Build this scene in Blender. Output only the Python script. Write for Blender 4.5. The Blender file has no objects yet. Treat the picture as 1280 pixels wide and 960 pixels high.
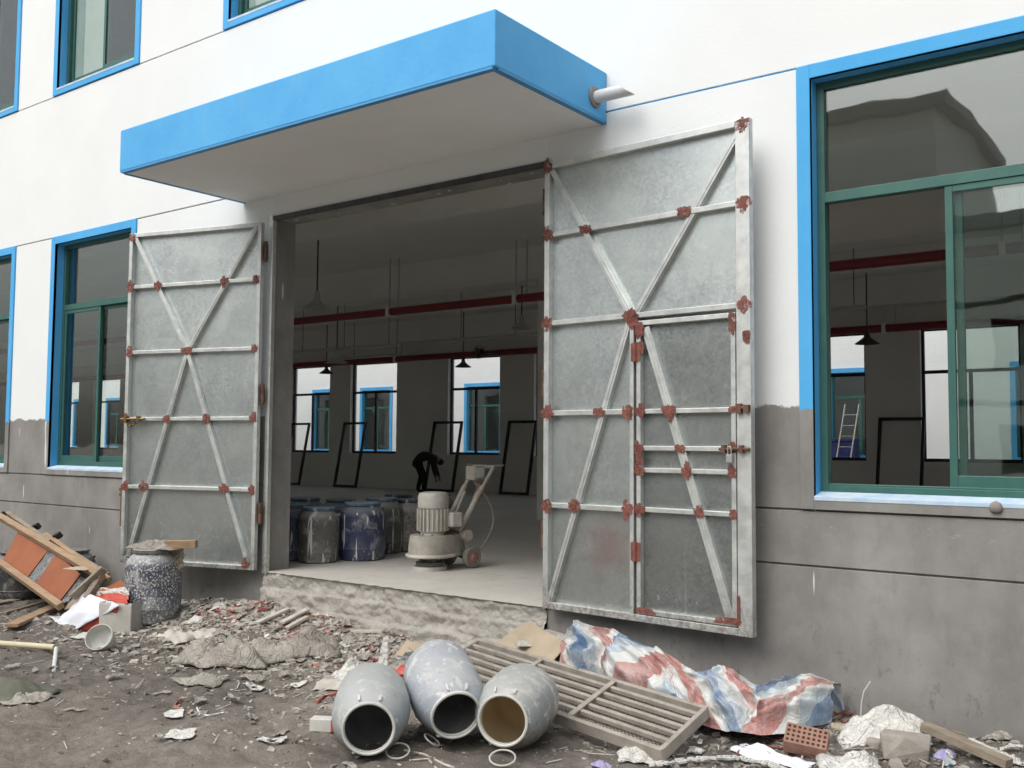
import bpy, bmesh, math, random
import numpy as np
from mathutils import Vector, Matrix, noise
random.seed(7)
sc = bpy.context.scene
rad = math.radians
# ---------------------------------------------------------------- camera
F_PX, YAW, PIT, ROL = 1237.8, rad(36.85), rad(3.49), rad(0.40)
CAM = Vector((0.0, -6.9, 1.356))
FWD = Vector((-math.sin(YAW)*math.cos(PIT), math.cos(YAW)*math.cos(PIT), math.sin(PIT)))
_r = Vector((math.cos(YAW), math.sin(YAW), 0)); _u = _r.cross(FWD)
RGT = _r*math.cos(ROL) + _u*math.sin(ROL); UPV = -_r*math.sin(ROL) + _u*math.cos(ROL)
cd = bpy.data.cameras.new('camera'); cam = bpy.data.objects.new('camera', cd)
sc.collection.objects.link(cam); sc.camera = cam
cam.matrix_world = Matrix(((RGT.x, UPV.x, -FWD.x, CAM.x), (RGT.y, UPV.y, -FWD.y, CAM.y), (RGT.z, UPV.z, -FWD.z, CAM.z), (0, 0, 0, 1)))
cd.sensor_fit = 'HORIZONTAL'; cd.sensor_width = 36.0; cd.lens = F_PX/1280*36.0
cd.clip_start = 0.05; cd.clip_end = 2000
# ---------------------------------------------------------------- sky, sun, exposure (overcast)
w = bpy.data.worlds.new('World'); sc.world = w; w.use_nodes = True
nt = w.node_tree; bg = nt.nodes['Background']
sky = nt.nodes.new('ShaderNodeTexSky'); sky.sky_type = 'NISHITA'; sky.sun_disc = False
SUN_EL, SUN_AZ = rad(52), rad(190)      # azimuth clockwise from +Y
sky.sun_elevation = SUN_EL; sky.sun_rotation = SUN_AZ
sky.air_density = 1.0; sky.dust_density = 6.0; sky.ozone_density = 1.0
hs = nt.nodes.new('ShaderNodeHueSaturation'); hs.inputs['Saturation'].default_value = 0.3
nt.links.new(sky.outputs[0], hs.inputs['Color']); nt.links.new(hs.outputs[0], bg.inputs[0])
bg.inputs[1].default_value = 0.15
sd = bpy.data.lights.new('sun', 'SUN'); sd.energy = 0.55; sd.angle = rad(80); sd.color = (1.0, 0.97, 0.93)
so = bpy.data.objects.new('sun', sd); sc.collection.objects.link(so)
so.rotation_euler = Vector((math.sin(SUN_AZ)*math.cos(SUN_EL), math.cos(SUN_AZ)*math.cos(SUN_EL), math.sin(SUN_EL))).to_track_quat('Z', 'Y').to_euler()
sc.view_settings.view_transform = 'Standard'; sc.view_settings.look = 'None'
sc.view_settings.exposure = 0.4; sc.view_settings.gamma = 1.0
try:
    sc.cycles.max_bounces = 10; sc.cycles.diffuse_bounces = 6; sc.cycles.transparent_max_bounces = 16
    sc.cycles.use_denoising = True
except Exception: pass

# ---------------------------------------------------------------- helpers
COL = sc.collection
def V(*a): return Vector(a)
def ray(u, v): return FWD + RGT*((u-640)/F_PX) - UPV*((v-480)/F_PX)
def at(u, v, x=None, y=None, z=None, w=None):
    d = ray(u, v)
    t = w if w is not None else (y-CAM.y)/d.y if y is not None else (z-CAM.z)/d.z if z is not None else (x-CAM.x)/d.x
    return CAM + d*t
def frame_of(d, up=Vector((0, 0, 1))):
    d = d.normalized()
    if abs(d.dot(up)) > 0.98: up = Vector((0, 1, 0))
    s = d.cross(up).normalized(); return d, s, s.cross(d).normalized()
class MB:
    def __init__(s): s.v = []; s.f = []; s.uv = None
    def quad(s, a, b, c, d):
        n = len(s.v); s.v += [a, b, c, d]; s.f.append((n, n+1, n+2, n+3)); return s
    def hexa(s, p):      # p: 8 corners, bottom 4 ccw then top 4
        n = len(s.v); s.v += [Vector(q) for q in p]
        for f in ((3, 2, 1, 0), (4, 5, 6, 7), (0, 1, 5, 4), (1, 2, 6, 5), (2, 3, 7, 6), (3, 0, 4, 7)): s.f.append(tuple(n+i for i in f))
        return s
    def bx(s, x0, x1, y0, y1, z0, z1):
        return s.hexa([(x0, y0, z0), (x1, y0, z0), (x1, y1, z0), (x0, y1, z0), (x0, y0, z1), (x1, y0, z1), (x1, y1, z1), (x0, y1, z1)])
    def beam(s, a, b, wd, ht, up=Vector((0, 0, 1))):
        a, b = Vector(a), Vector(b); d, sd, u = frame_of(b-a, Vector(up)); sd = sd*wd/2; u = u*ht/2
        return s.hexa([a-sd-u, a+sd-u, b+sd-u, b-sd-u, a-sd+u, a+sd+u, b+sd+u, b-sd+u])
    def tube(s, pts, r, n=8, cap=True):
        pts = [Vector(p) for p in pts]; base = len(s.v); m = len(pts)
        rs = r if isinstance(r, (list, tuple)) else [r]*m
        up = Vector((0, 0, 1))
        for i, p in enumerate(pts):
            d = (pts[min(i+1, m-1)]-pts[max(i-1, 0)])
            d, a, b = frame_of(d, up); up = b if abs(b.length) > .5 else up
            for k in range(n):
                t = 2*math.pi*k/n; s.v.append(p + (a*math.cos(t)+b*math.sin(t))*rs[i])
        for i in range(m-1):
            for k in range(n):
                k2 = (k+1) % n; s.f.append((base+i*n+k, base+i*n+k2, base+(i+1)*n+k2, base+(i+1)*n+k))
        if cap: s.f.append(tuple(base+k for k in range(n))[::-1]); s.f.append(tuple(base+(m-1)*n+k for k in range(n)))
        return s
    def lathe(s, prof, n=24, c=(0, 0, 0), M=None, cap=True):
        base = len(s.v); c = Vector(c); m = len(prof)
        for r, z in prof:
            for k in range(n):
                t = 2*math.pi*k/n; p = Vector((r*math.cos(t), r*math.sin(t), z)); s.v.append((M @ p if M else p)+c)
        for i in range(m-1):
            for k in range(n):
                k2 = (k+1) % n; s.f.append((base+i*n+k, base+i*n+k2, base+(i+1)*n+k2, base+(i+1)*n+k))
        if cap and prof[0][0] > 1e-4: s.f.append(tuple(base+k for k in range(n))[::-1])
        if cap and prof[-1][0] > 1e-4: s.f.append(tuple(base+(m-1)*n+k for k in range(n)))
        return s
    def grid(s, fn, nu, nv, uvs=False):
        base = len(s.v)
        for j in range(nv+1):
            for i in range(nu+1): s.v.append(Vector(fn(i/nu, j/nv)))
        for j in range(nv):
            for i in range(nu):
                a = base+j*(nu+1)+i; s.f.append((a, a+1, a+nu+2, a+nu+1))
        if uvs: s.uv = [(i/nu, j/nv) for j in range(nv+1) for i in range(nu+1)]
        return s
    def mesh(s, name):
        me = bpy.data.meshes.new(name); me.from_pydata([tuple(v) for v in s.v], [], s.f)
        if s.uv:
            l = me.uv_layers.new(name='UVMap')
            for lp in me.loops: l.data[lp.index].uv = s.uv[lp.vertex_index]
        me.update(); return me
    def build(s, name, mat, parent=None, smooth=False, bevel=0, fix=True, thick=0, world=True, sub=0):
        me = s.mesh(name); o = bpy.data.objects.new(name, me); COL.objects.link(o)
        if fix:
            b = bmesh.new(); b.from_mesh(me); bmesh.ops.remove_doubles(b, verts=b.verts, dist=1e-5)
            bmesh.ops.recalc_face_normals(b, faces=b.faces); b.to_mesh(me); b.free()
        me.materials.append(MT[mat] if isinstance(mat, str) else mat)
        if thick:
            k = o.modifiers.new('thick', 'SOLIDIFY'); k.thickness = thick; k.offset = 0
        if bevel:
            k = o.modifiers.new('bevel', 'BEVEL'); k.width = bevel; k.segments = 2; k.limit_method = 'ANGLE'
        if sub:
            k = o.modifiers.new('sub', 'SUBSURF'); k.levels = sub; k.render_levels = sub
        if smooth:
            for p in me.polygons: p.use_smooth = True
            if smooth == 2 and hasattr(me, 'set_sharp_from_angle'): me.set_sharp_from_angle(angle=rad(38))
        if parent:
            o.parent = parent
            if world and parent.parent is None: o.matrix_parent_inverse = parent.matrix_basis.inverted()
        return o
def tag(o, label, cat, group=None):
    o['label'] = label; o['category'] = cat
    if group: o['group'] = group
    return o
def struct(o): o['kind'] = 'structure'; return o
def thing(name, label, cat, loc=(0, 0, 0), rz=0, group=None):
    o = bpy.data.objects.new(name, None); COL.objects.link(o); o.empty_display_size = .2
    o.location = loc; o.rotation_euler = (0, 0, rz)
    return tag(o, label, cat, group)
def nz(x, y, z=0.0): return noise.noise(Vector((x, y, z)))

# ---------------------------------------------------------------- materials
MT = {}
def lin(r, g, b):
    f = lambda c: (c/255/12.92 if c <= 10 else ((c/255+.055)/1.055)**2.4)
    return (f(r), f(g), f(b))
class NT:
    def __init__(s, name):
        m = bpy.data.materials.new(name); m.use_nodes = True; s.m = m; s.t = m.node_tree
        s.p = s.t.nodes['Principled BSDF']; s.out = s.t.nodes['Material Output']; MT[name] = m
        s.geo = s.n('ShaderNodeNewGeometry'); s.tc = s.n('ShaderNodeTexCoord')
    def n(s, t, **k):
        q = s.t.nodes.new(t)
        for a, b in k.items(): setattr(q, a, b)
        return q
    def l(s, a, b): s.t.links.new(a, b)
    def noise(s, scale, detail=4, rough=.6, vec=None, stretch=None, dist=0):
        q = s.n('ShaderNodeTexNoise'); q.inputs['Scale'].default_value = scale; q.inputs['Detail'].default_value = detail
        q.inputs['Roughness'].default_value = rough; q.inputs['Distortion'].default_value = dist
        src = vec or s.tc.outputs['Object']
        if stretch:
            mp = s.n('ShaderNodeMapping'); mp.inputs['Scale'].default_value = stretch; s.l(src, mp.inputs[0]); src = mp.outputs[0]
        s.l(src, q.inputs['Vector']); return q.outputs['Fac']
    def voro(s, scale, feature='F1', stretch=None, out='Distance'):
        q = s.n('ShaderNodeTexVoronoi', feature=feature); q.inputs['Scale'].default_value = scale
        src = s.tc.outputs['Object']
        if stretch:
            mp = s.n('ShaderNodeMapping'); mp.inputs['Scale'].default_value = stretch; s.l(src, mp.inputs[0]); src = mp.outputs[0]
        s.l(src, q.inputs['Vector']); return q.outputs[out]
    def ramp(s, fac, a, b, smooth=True):
        q = s.n('ShaderNodeMapRange'); q.inputs[1].default_value = a; q.inputs[2].default_value = b; q.clamp = True
        s.l(fac, q.inputs[0]); return q.outputs[0]
    def math(s, op, a, b=None):
        q = s.n('ShaderNodeMath', operation=op)
        for i, x in enumerate((a, b)):
            if x is None: continue
            if isinstance(x, (int, float)): q.inputs[i].default_value = x
            else: s.l(x, q.inputs[i])
        return q.outputs[0]
    def mix(s, fac, a, b):
        q = s.n('ShaderNodeMix', data_type='RGBA')
        if isinstance(fac, (int, float)): q.inputs[0].default_value = fac
        else: s.l(fac, q.inputs[0])
        for i, x in ((6, a), (7, b)):
            if isinstance(x, tuple): q.inputs[i].default_value = (*x[:3], 1)
            else: s.l(x, q.inputs[i])
        return q.outputs[2]
    def sep(s):
        q = s.n('ShaderNodeSeparateXYZ'); s.l(s.geo.outputs['Position'], q.inputs[0]); return q.outputs
    def seplocal(s):
        q = s.n('ShaderNodeSeparateXYZ'); s.l(s.tc.outputs['Object'], q.inputs[0]); return q.outputs
    def color(s, c):
        if isinstance(c, tuple): s.p.inputs['Base Color'].default_value = (*c[:3], 1)
        else: s.l(c, s.p.inputs['Base Color'])
    def bump(s, h, strength=.3, dist=.01):
        q = s.n('ShaderNodeBump'); q.inputs['Strength'].default_value = strength; q.inputs['Distance'].default_value = dist
        s.l(h, q.inputs['Height']); s.l(q.outputs[0], s.p.inputs['Normal'])
    def rough(s, v):
        if isinstance(v, (int, float)): s.p.inputs['Roughness'].default_value = v
        else: s.l(v, s.p.inputs['Roughness'])
    def metal(s, v): s.p.inputs['Metallic'].default_value = v

def simple(name, c1, c2, scale=6, rough=.75, metal=0, bs=30, bstr=.25, bd=.004, lo=.35, hi=.65, stretch=None, spec=None):
    a = NT(name); f = a.noise(scale, 6, .65, stretch=stretch); a.color(a.mix(a.ramp(f, lo, hi), c1, c2))
    a.rough(rough); a.metal(metal); a.bump(a.noise(bs, 5, .6, stretch=stretch), bstr, bd)
    if spec is not None: a.p.inputs['Specular IOR Level'].default_value = spec
    return a
DUST = (.36, .34, .30)
# facade render: white paint above a ragged edge at 1.65 m, bare trowelled cement below
def cement_nodes(a, z, gray=(.235, .227, .213)):
    n1 = a.noise(1.3, 6, .6); n2 = a.noise(7, 6, .7, stretch=(1, 1, .5)); n3 = a.noise(2.2, 4, .6, stretch=(1, 1, .18))
    c = a.mix(a.ramp(n1, .3, .7), tuple(x*.68 for x in gray), tuple(x*1.25 for x in gray))
    c = a.mix(a.math('MULTIPLY', a.ramp(n2, .5, .8), .6), c, (.15, .142, .13))
    c = a.mix(a.math('MULTIPLY', a.ramp(n3, .55, .75), .5), c, (.30, .30, .30))
    drip = a.ramp(a.noise(9, 2, .5, stretch=(1, 1, .10)), .705, .715)              # thin white paint runs
    c = a.mix(a.math('MULTIPLY', drip, .75), c, (.72, .72, .70))
    scuff = a.math('MULTIPLY', a.ramp(a.noise(16, 5, .75, stretch=(.35, 1, 1)), .58, .66), a.math('MULTIPLY', a.ramp(z, .62, .72), a.ramp(z, .93, .82)))
    c = a.mix(a.math('MULTIPLY', scuff, .45), c, (.42, .41, .38))
    spot = a.ramp(a.noise(26, 3, .6), .73, .78)
    c = a.mix(a.math('MULTIPLY', spot, .35), c, (.55, .54, .5))
    low = a.math('MULTIPLY', a.ramp(z, .25, -.45), a.ramp(a.noise(9, 5, .75, stretch=(1, 1, .6)), .56, .66))
    c = a.mix(a.math('MULTIPLY', low, .75), c, (.075, .065, .055))                 # mud splashes
    return c
def facade_mat(name, paint, paint2, cut=1.65, edge=.05):
    a = NT(name); z = a.sep()[2]
    n = a.noise(5, 6, .8); e = a.math('ADD', z, a.math('MULTIPLY', a.math('SUBTRACT', n, .5), edge*4))
    f = a.ramp(e, cut-.006, cut+.006)
    pc = a.mix(a.ramp(a.noise(1.2, 5, .6), .35, .7), paint, paint2)
    pc = a.mix(a.math('MULTIPLY', a.ramp(a.noise(14, 3, .5, stretch=(1, 1, .08)), .66, .8), .05), pc, (.5, .49, .46))
    a.color(a.mix(f, cement_nodes(a, z), pc)); a.rough(.82)
    a.bump(a.math('ADD', a.noise(45, 5, .6), a.math('MULTIPLY', a.noise(3, 4, .6), 1.5)), .22, .006)
    return a
facade_mat('white_render', (.76, .785, .78), (.725, .75, .745))
facade_mat('blue_trim', (.06, .36, .71), (.09, .41, .75), 1.62, .04)
a = NT('blue_paint'); c = a.mix(a.ramp(a.noise(1.6, 6, .65), .3, .7), (.06, .35, .71), (.095, .42, .77))
c = a.mix(a.math('MULTIPLY', a.ramp(a.noise(7, 4, .6, stretch=(1, 1, .12)), .58, .72), .22), c, (.25, .42, .55)); c = a.mix(a.math('MULTIPLY', a.ramp(a.noise(24, 5, .75), .70, .74), .5), c, (.05, .14, .25))
a.color(c); a.rough(.65); a.bump(a.math('ADD', a.noise(40, 5, .6), a.math('MULTIPLY', a.noise(4, 4, .6), 2)), .25, .006)
simple('dark_blue_reveal', (.06, .26, .52), (.08, .30, .56), 3, .6)
a = NT('bare_cement'); a.color(cement_nodes(a, a.sep()[2])); a.rough(.9); a.bump(a.noise(40, 5, .65), .3, .006)
simple('white_soffit', (.78, .785, .79), (.73, .735, .74), 1.5, .85, 0, 30, .15, .004)
simple('rear_white', (.80, .82, .82), (.76, .78, .78), 1, .8)
simple('inner_plaster', (.80, .78, .75), (.85, .83, .80), 1.2, .88, 0, 25, .2, .005)
a = NT('hall_floor'); z = a.sep()
c = a.mix(a.ramp(a.noise(.7, 6, .65), .35, .68), (.50, .48, .44), (.60, .58, .535))
c = a.mix(a.math('MULTIPLY', a.ramp(a.noise(5, 6, .7), .52, .7), .5), c, (.40, .38, .345))
c = a.mix(a.math('MULTIPLY', a.ramp(a.noise(3, 4, .6, stretch=(3, .4, 1)), .62, .7), .5), c, (.34, .32, .29))
a.color(c); a.rough(.62); a.bump(a.noise(30, 5, .6), .2, .004)
a = NT('rough_slab'); c = a.mix(a.ramp(a.noise(5, 6, .7), .35, .65), (.47, .45, .41), (.36, .34, .305))
ck = a.ramp(a.math('ADD', a.voro(4.5, 'DISTANCE_TO_EDGE', (1, 1, 2)), a.math('MULTIPLY', a.noise(12, 5, .7), .06)), .065, .035)
c = a.mix(a.math('MULTIPLY', a.math('MULTIPLY', ck, a.ramp(a.noise(2, 3, .6), .55, .62)), .45), c, (.19, .175, .15)); c = a.mix(a.math('MULTIPLY', a.ramp(a.noise(18, 6, .75), .58, .68), .6), c, (.25, .23, .20))
a.color(c); a.rough(.93); a.bump(a.math('ADD', a.noise(38, 6, .7), a.noise(9, 6, .75)), .9, .02)
simple('red_pipe', (.26, .03, .035), (.20, .025, .03), 4, .45)
simple('green_frame', (.035, .115, .098), (.045, .135, .112), 6, .42, .15, 50, .06, .002)
simple('dark_frame', (.018, .02, .022), (.03, .032, .034), 6, .5, .2)
simple('dark_steel', (.05, .05, .052), (.09, .09, .09), 8, .55, .5)
simple('lamp_white', (.55, .55, .54), (.47, .47, .46), 5, .5)
simple('lamp_green', (.05, .06, .055), (.07, .08, .075), 5, .5)
# galvanised sheet: spangle, scratches, paint splashes towards the bottom
def galv(name, splash, k=1.0):
    a = NT(name)
    cell = a.n('ShaderNodeTexVoronoi'); cell.inputs['Scale'].default_value = 48
    mpp = a.n('ShaderNodeMapping'); mpp.inputs['Scale'].default_value = (1, .2, 1); a.l(a.tc.outputs['Object'], mpp.inputs[0]); a.l(mpp.outputs[0], cell.inputs['Vector'])
    sp = a.n('ShaderNodeSeparateColor'); a.l(cell.outputs['Color'], sp.inputs[0])
    big = a.noise(1.6, 5, .65)
    c = a.mix(a.ramp(big, .3, .7), (.52*k, .57*k, .565*k), (.72*k, .77*k, .75*k))
    c = a.mix(a.math('MULTIPLY', a.math('MULTIPLY', sp.outputs[0], a.ramp(a.noise(1.1, 4, .6), .32, .62)), .62), c, (.34*k*k, .38*k*k, .42*k*k))
    c = a.mix(a.math('MULTIPLY', a.ramp(a.noise(6, 5, .7, stretch=(1, 1, .5), dist=2), .62, .70), .6), c, (.62, .64, .64))
    z = a.seplocal()[2]
    grime_and_reflection = a.math('MULTIPLY', a.ramp(z, 2.6, .4), a.ramp(a.noise(1.6, 6, .7), .15, .7))  # grime plus the darker ground reflection, painted in towards the bottom
    c = a.mix(a.math('MULTIPLY', grime_and_reflection, .7), c, (.26, .26, .25))
    if not splash and k == 1.0:
        vd = a.n('ShaderNodeVectorMath', operation='DISTANCE'); a.l(a.tc.outputs['Object'], vd.inputs[0]); vd.inputs[1].default_value = (.62, .02, .55)
        sm = a.math('MULTIPLY', a.ramp(a.math('ADD', vd.outputs['Value'], a.math('MULTIPLY', a.noise(5, 5, .7), .4)), .50, .28), .5); c = a.mix(sm, c, (.42, .22, .20))
    lowf = a.math('MULTIPLY', a.ramp(z, .95 if splash else .6, .1), a.ramp(a.noise(30, 3, .55, stretch=(1, 1, .7)), .60 if splash else .66, .68 if splash else .72))
    c = a.mix(lowf, c, (.66, .65, .60))
    dr = a.math('MULTIPLY', a.ramp(z, 1.1, .3), a.ramp(a.noise(14, 2, .5, stretch=(1, 1, .07)), .72, .75))
    c = a.mix(a.math('MULTIPLY', dr, .7 if splash else .25), c, (.68, .68, .65))
    hz = a.ramp(a.noise(.9, 4, .6), .3, .7); c = a.mix(a.math('MULTIPLY', hz, .25), c, (.58*k, .64*k, .60*k))
    a.color(c); a.metal(.9); a.rough(a.math('ADD', a.math('MULTIPLY', sp.outputs[1], .06), a.math('ADD', .27, a.math('MULTIPLY', a.noise(2.5, 5, .65), .22)))); a.bump(a.noise(1.2, 2, .5), .35, .035)
galv('galvanised', False); galv('galvanised_dark', False, .62); galv('galvanised_splashed', True)
a = NT('galvanised_rail')
c = a.mix(a.ramp(a.noise(9, 6, .7), .35, .7), (.54, .56, .545), (.72, .74, .72))
z = a.seplocal()[2]
c = a.mix(a.math('MULTIPLY', a.ramp(z, .35, .0), a.ramp(a.noise(22, 6, .75), .42, .62)), c, (.30, .27, .23))
c = a.mix(a.ramp(a.noise(40, 5, .75), .68, .74), c, (.12, .10, .09))
a.color(c); a.metal(.75); a.rough(a.ramp(a.noise(8, 5, .6), -.3, 1.4)); a.bump(a.noise(60, 4, .6), .15, .002)
simple('primer_red', (.14, .045, .034), (.25, .085, .062), 14, .75, 0, 60, .3, .003)
a = NT('primer_brushed'); f = a.noise(11, 6, .7); a.color(a.mix(a.ramp(f, .35, .65), (.14, .045, .034), (.26, .09, .066))); a.rough(.75); a.bump(a.noise(60, 4, .6), .3, .003)
a.l(a.ramp(a.noise(30, 5, .75), .36, .56), a.p.inputs['Alpha'])
simple('rusty', (.10, .05, .032), (.18, .10, .07), 16, .8, .2, 60, .4, .004)
simple('brass', (.33, .22, .10), (.18, .12, .07), 18, .45, .8)
simple('silver', (.72, .72, .70), (.6, .6, .58), 10, .35, .8)
simple('pvc_white', (.66, .67, .66), (.60, .60, .58), 5, .4)
simple('pvc_yellow', (.62, .57, .38), (.52, .47, .31), 8, .5)
simple('mortar', (.28, .25, .23), (.19, .17, .155), 9, .92, 0, 40, .6, .01)
# tinted window glass: see-through with a wavy reflecting face
def glass(name, refl, tint, wav=.5):
    a = NT(name); t = a.t; t.nodes.remove(a.p)
    tr = a.n('ShaderNodeBsdfTransparent'); tr.inputs[0].default_value = (*tint, 1)
    gl = a.n('ShaderNodeBsdfGlossy'); gl.inputs['Roughness'].default_value = .015; gl.inputs[0].default_value = (.92, .95, .95, 1)
    b = a.n('ShaderNodeBump'); b.inputs['Strength'].default_value = wav; b.inputs['Distance'].default_value = .012
    a.l(a.noise(1.7, 1.5, .4), b.inputs['Height']); a.l(b.outputs[0], gl.inputs['Normal'])
    fr = a.n('ShaderNodeLayerWeight'); fr.inputs[0].default_value = .5
    fac = a.math('ADD', a.math('MULTIPLY', a.math('POWER', fr.outputs['Facing'], 5), .5), refl); mx = a.n('ShaderNodeMixShader')
    a.l(fac, mx.inputs[0]); a.l(tr.outputs[0], mx.inputs[1]); a.l(gl.outputs[0], mx.inputs[2]); a.l(mx.outputs[0], a.out.inputs[0])
glass('window_glass', .09, (.86, .90, .88), .25); glass('clear_glass', .02, (.96, .97, .97), .05)
# drum plastics
def drum_mat(name, base, base2, amt, runs=.6, dust=.5, spatter=(.62, .61, .57), sc_=38, smear=.35):
    a = NT(name); c = a.mix(a.ramp(a.noise(3, 5, .6), .35, .65), base, base2)
    c = a.mix(a.math('MULTIPLY', a.ramp(a.noise(2.3, 6, .75), .45, .75), dust), c, DUST)
    if amt: c = a.mix(a.ramp(a.noise(sc_, 4, .65), 1-amt, 1-amt+.05), c, spatter)
    c = a.mix(a.math('MULTIPLY', a.ramp(a.noise(15, 2, .5, stretch=(1, 1, .10)), .625, .65), runs), c, (.68, .67, .64))
    nq = a.n('ShaderNodeSeparateXYZ'); a.l(a.geo.outputs['Normal'], nq.inputs[0])
    c = a.mix(a.math('MULTIPLY', a.ramp(nq.outputs[2], .25, .75), min(1, dust*1.3)), c, (.42, .42, .40))
    sm = a.math('MULTIPLY', a.ramp(a.noise(4.5, 6, .75, dist=1.2), .54, .62), smear); c = a.mix(sm, c, (.50, .49, .455))
    c = a.mix(a.math('MULTIPLY', a.ramp(a.noise(11, 6, .8), .60, .68), smear*.8), c, (.09, .085, .075))
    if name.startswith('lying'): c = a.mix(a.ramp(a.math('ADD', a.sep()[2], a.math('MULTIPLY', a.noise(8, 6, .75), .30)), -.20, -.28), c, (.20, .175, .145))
    a.color(c); a.rough(a.ramp(a.noise(5, 5, .7), -.3, 1.2)); a.bump(a.math('ADD', a.noise(40, 4, .6), a.math('MULTIPLY', sm, .8)), .4, .006)
drum_mat('drum_speckled', (.045, .055, .085), (.07, .08, .105), .455, .3, .6, (.60, .60, .58), 50, .5)
drum_mat('drum_grey', (.075, .075, .07), (.11, .11, .10), .30, .8, .45)
drum_mat('drum_blue', (.025, .035, .085), (.035, .05, .105), .34, .95, .32)
drum_mat('drum_blue_pale', (.03, .10, .17), (.05, .14, .22), .32, .4, .45)
drum_mat('drum_dusty', (.16, .15, .135), (.22, .21, .19), .46, .3, .5, (.05, .05, .05), 45)
drum_mat('drum_black', (.02, .02, .022), (.03, .03, .032), .36, .2, .25)
drum_mat('lying_pale', (.27, .31, .325), (.34, .37, .38), .38, .5, .4, (.60, .61, .60), 12, .6)
drum_mat('lying_blue', (.24, .275, .345), (.36, .395, .43), .40, .5, .3, (.60, .61, .62), 10, .6)
drum_mat('lying_cream', (.24, .265, .28), (.33, .35, .35), .42, .5, .4, (.58, .58, .55), 12, .7)
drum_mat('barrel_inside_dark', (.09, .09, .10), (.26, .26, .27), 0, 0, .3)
drum_mat('barrel_inside_tan', (.62, .49, .29), (.70, .60, .42), 0, 0, .1, smear=.1)
simple('rim_pale', (.62, .62, .58), (.50, .50, .47), 9, .6)
simple('wood', (.36, .25, .155), (.25, .165, .10), 4, .8, 0, 30, .4, .004, stretch=(.6, 4, 4))
simple('wood_grey', (.30, .255, .195), (.20, .165, .125), 5, .88, 0, 30, .5, .005, stretch=(.6, 4, 4))
simple('ply_orange', (.31, .095, .03), (.24, .07, .022), 3, .6, 0, 40, .2, .003)
simple('foil', (.30, .31, .32), (.09, .09, .09), 18, .4, .5, 40, .9, .02)
simple('cardboard', (.42, .35, .26), (.35, .29, .21), 5, .88)
simple('carton_grey', (.45, .44, .40), (.36, .35, .31), 6, .88)
def wrinkled(name, c1, c2, rough):
    a = NT(name); c = a.mix(a.ramp(a.noise(4, 6, .7), .35, .65), c1, c2); f = a.math('ABSOLUTE', a.math('SUBTRACT', a.noise(5, 3, .6, dist=1.5), .5)); g_ = a.math('ABSOLUTE', a.math('SUBTRACT', a.noise(13, 3, .6, dist=1.0), .5))
    c = a.mix(a.math('MULTIPLY', a.ramp(a.noise(20, 6, .75), .56, .68), .4), c, tuple(x*.5 for x in c2)); a.color(c); a.rough(rough)
    a.bump(a.math('ADD', a.ramp(f, 0, .10), a.math('MULTIPLY', a.ramp(g_, 0, .10), .5)), .8, .014)
wrinkled('paper_white', (.68, .68, .65), (.52, .51, .47), .8)
wrinkled('sack_dusty', (.38, .355, .315), (.27, .248, .215), .9)
simple('plastic_white', (.70, .73, .78), (.62, .65, .70), 4, .4)
simple('plastic_red', (.42, .04, .035), (.50, .09, .05), 8, .5)
simple('plastic_purple', (.25, .22, .42), (.38, .35, .52), 8, .5)
simple('cloth_red', (.24, .05, .045), (.15, .04, .035), 12, .85)
simple('cord_red', (.45, .11, .09), (.36, .16, .13), 20, .7)
simple('foam_yellow', (.55, .42, .12), (.40, .32, .13), 20, .9, 0, 60, .5, .006)
simple('olive_cloth', (.085, .095, .065), (.14, .14, .11), 6, .9)
simple('brick_red', (.26, .13, .09), (.33, .20, .15), 10, .9, 0, 50, .5, .004)
simple('hole_dark', (.03, .02, .018), (.04, .03, .025), 10, .95)
simple('concrete_chunk', (.33, .305, .27), (.24, .22, .19), 9, .92, 0, 40, .6, .008)
simple('machine_dusty', (.40, .375, .33), (.25, .23, .195), 5, .75, 0, 40, .3, .003)
simple('machine_pale', (.55, .53, .48), (.38, .36, .315), 5, .6, 0, 40, .15, .003)
simple('machine_dark', (.09, .085, .075), (.15, .14, .125), 8, .7)
simple('rubber_dusty', (.17, .16, .145), (.24, .225, .20), 8, .85)
simple('hub_red', (.22, .09, .075), (.30, .18, .15), 8, .7)
simple('grate_steel', (.47, .43, .38), (.33, .30, .26), 7, .6, .35, 60, .3, .003)
simple('grate_mesh', (.50, .47, .42), (.40, .37, .33), 12, .7, .3)
simple('rubble_pale', (.54, .51, .46), (.38, .355, .315), 7, .93, 0, 40, .5, .006)
simple('rubble_dark', (.15, .134, .115), (.27, .245, .21), 9, .93, 0, 40, .5, .006)
simple('yard_wall', (.78, .78, .72), (.70, .70, .65), .6, .9, 0, 20, .2, .006)
simple('yard_glass', (.16, .17, .17), (.22, .23, .23), 1, .4)
simple('yard_roof', (.22, .22, .225), (.28, .28, .285), 1, .8)
simple('crate_blue', (.012, .02, .10), (.02, .03, .14), 3, .6)
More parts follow.
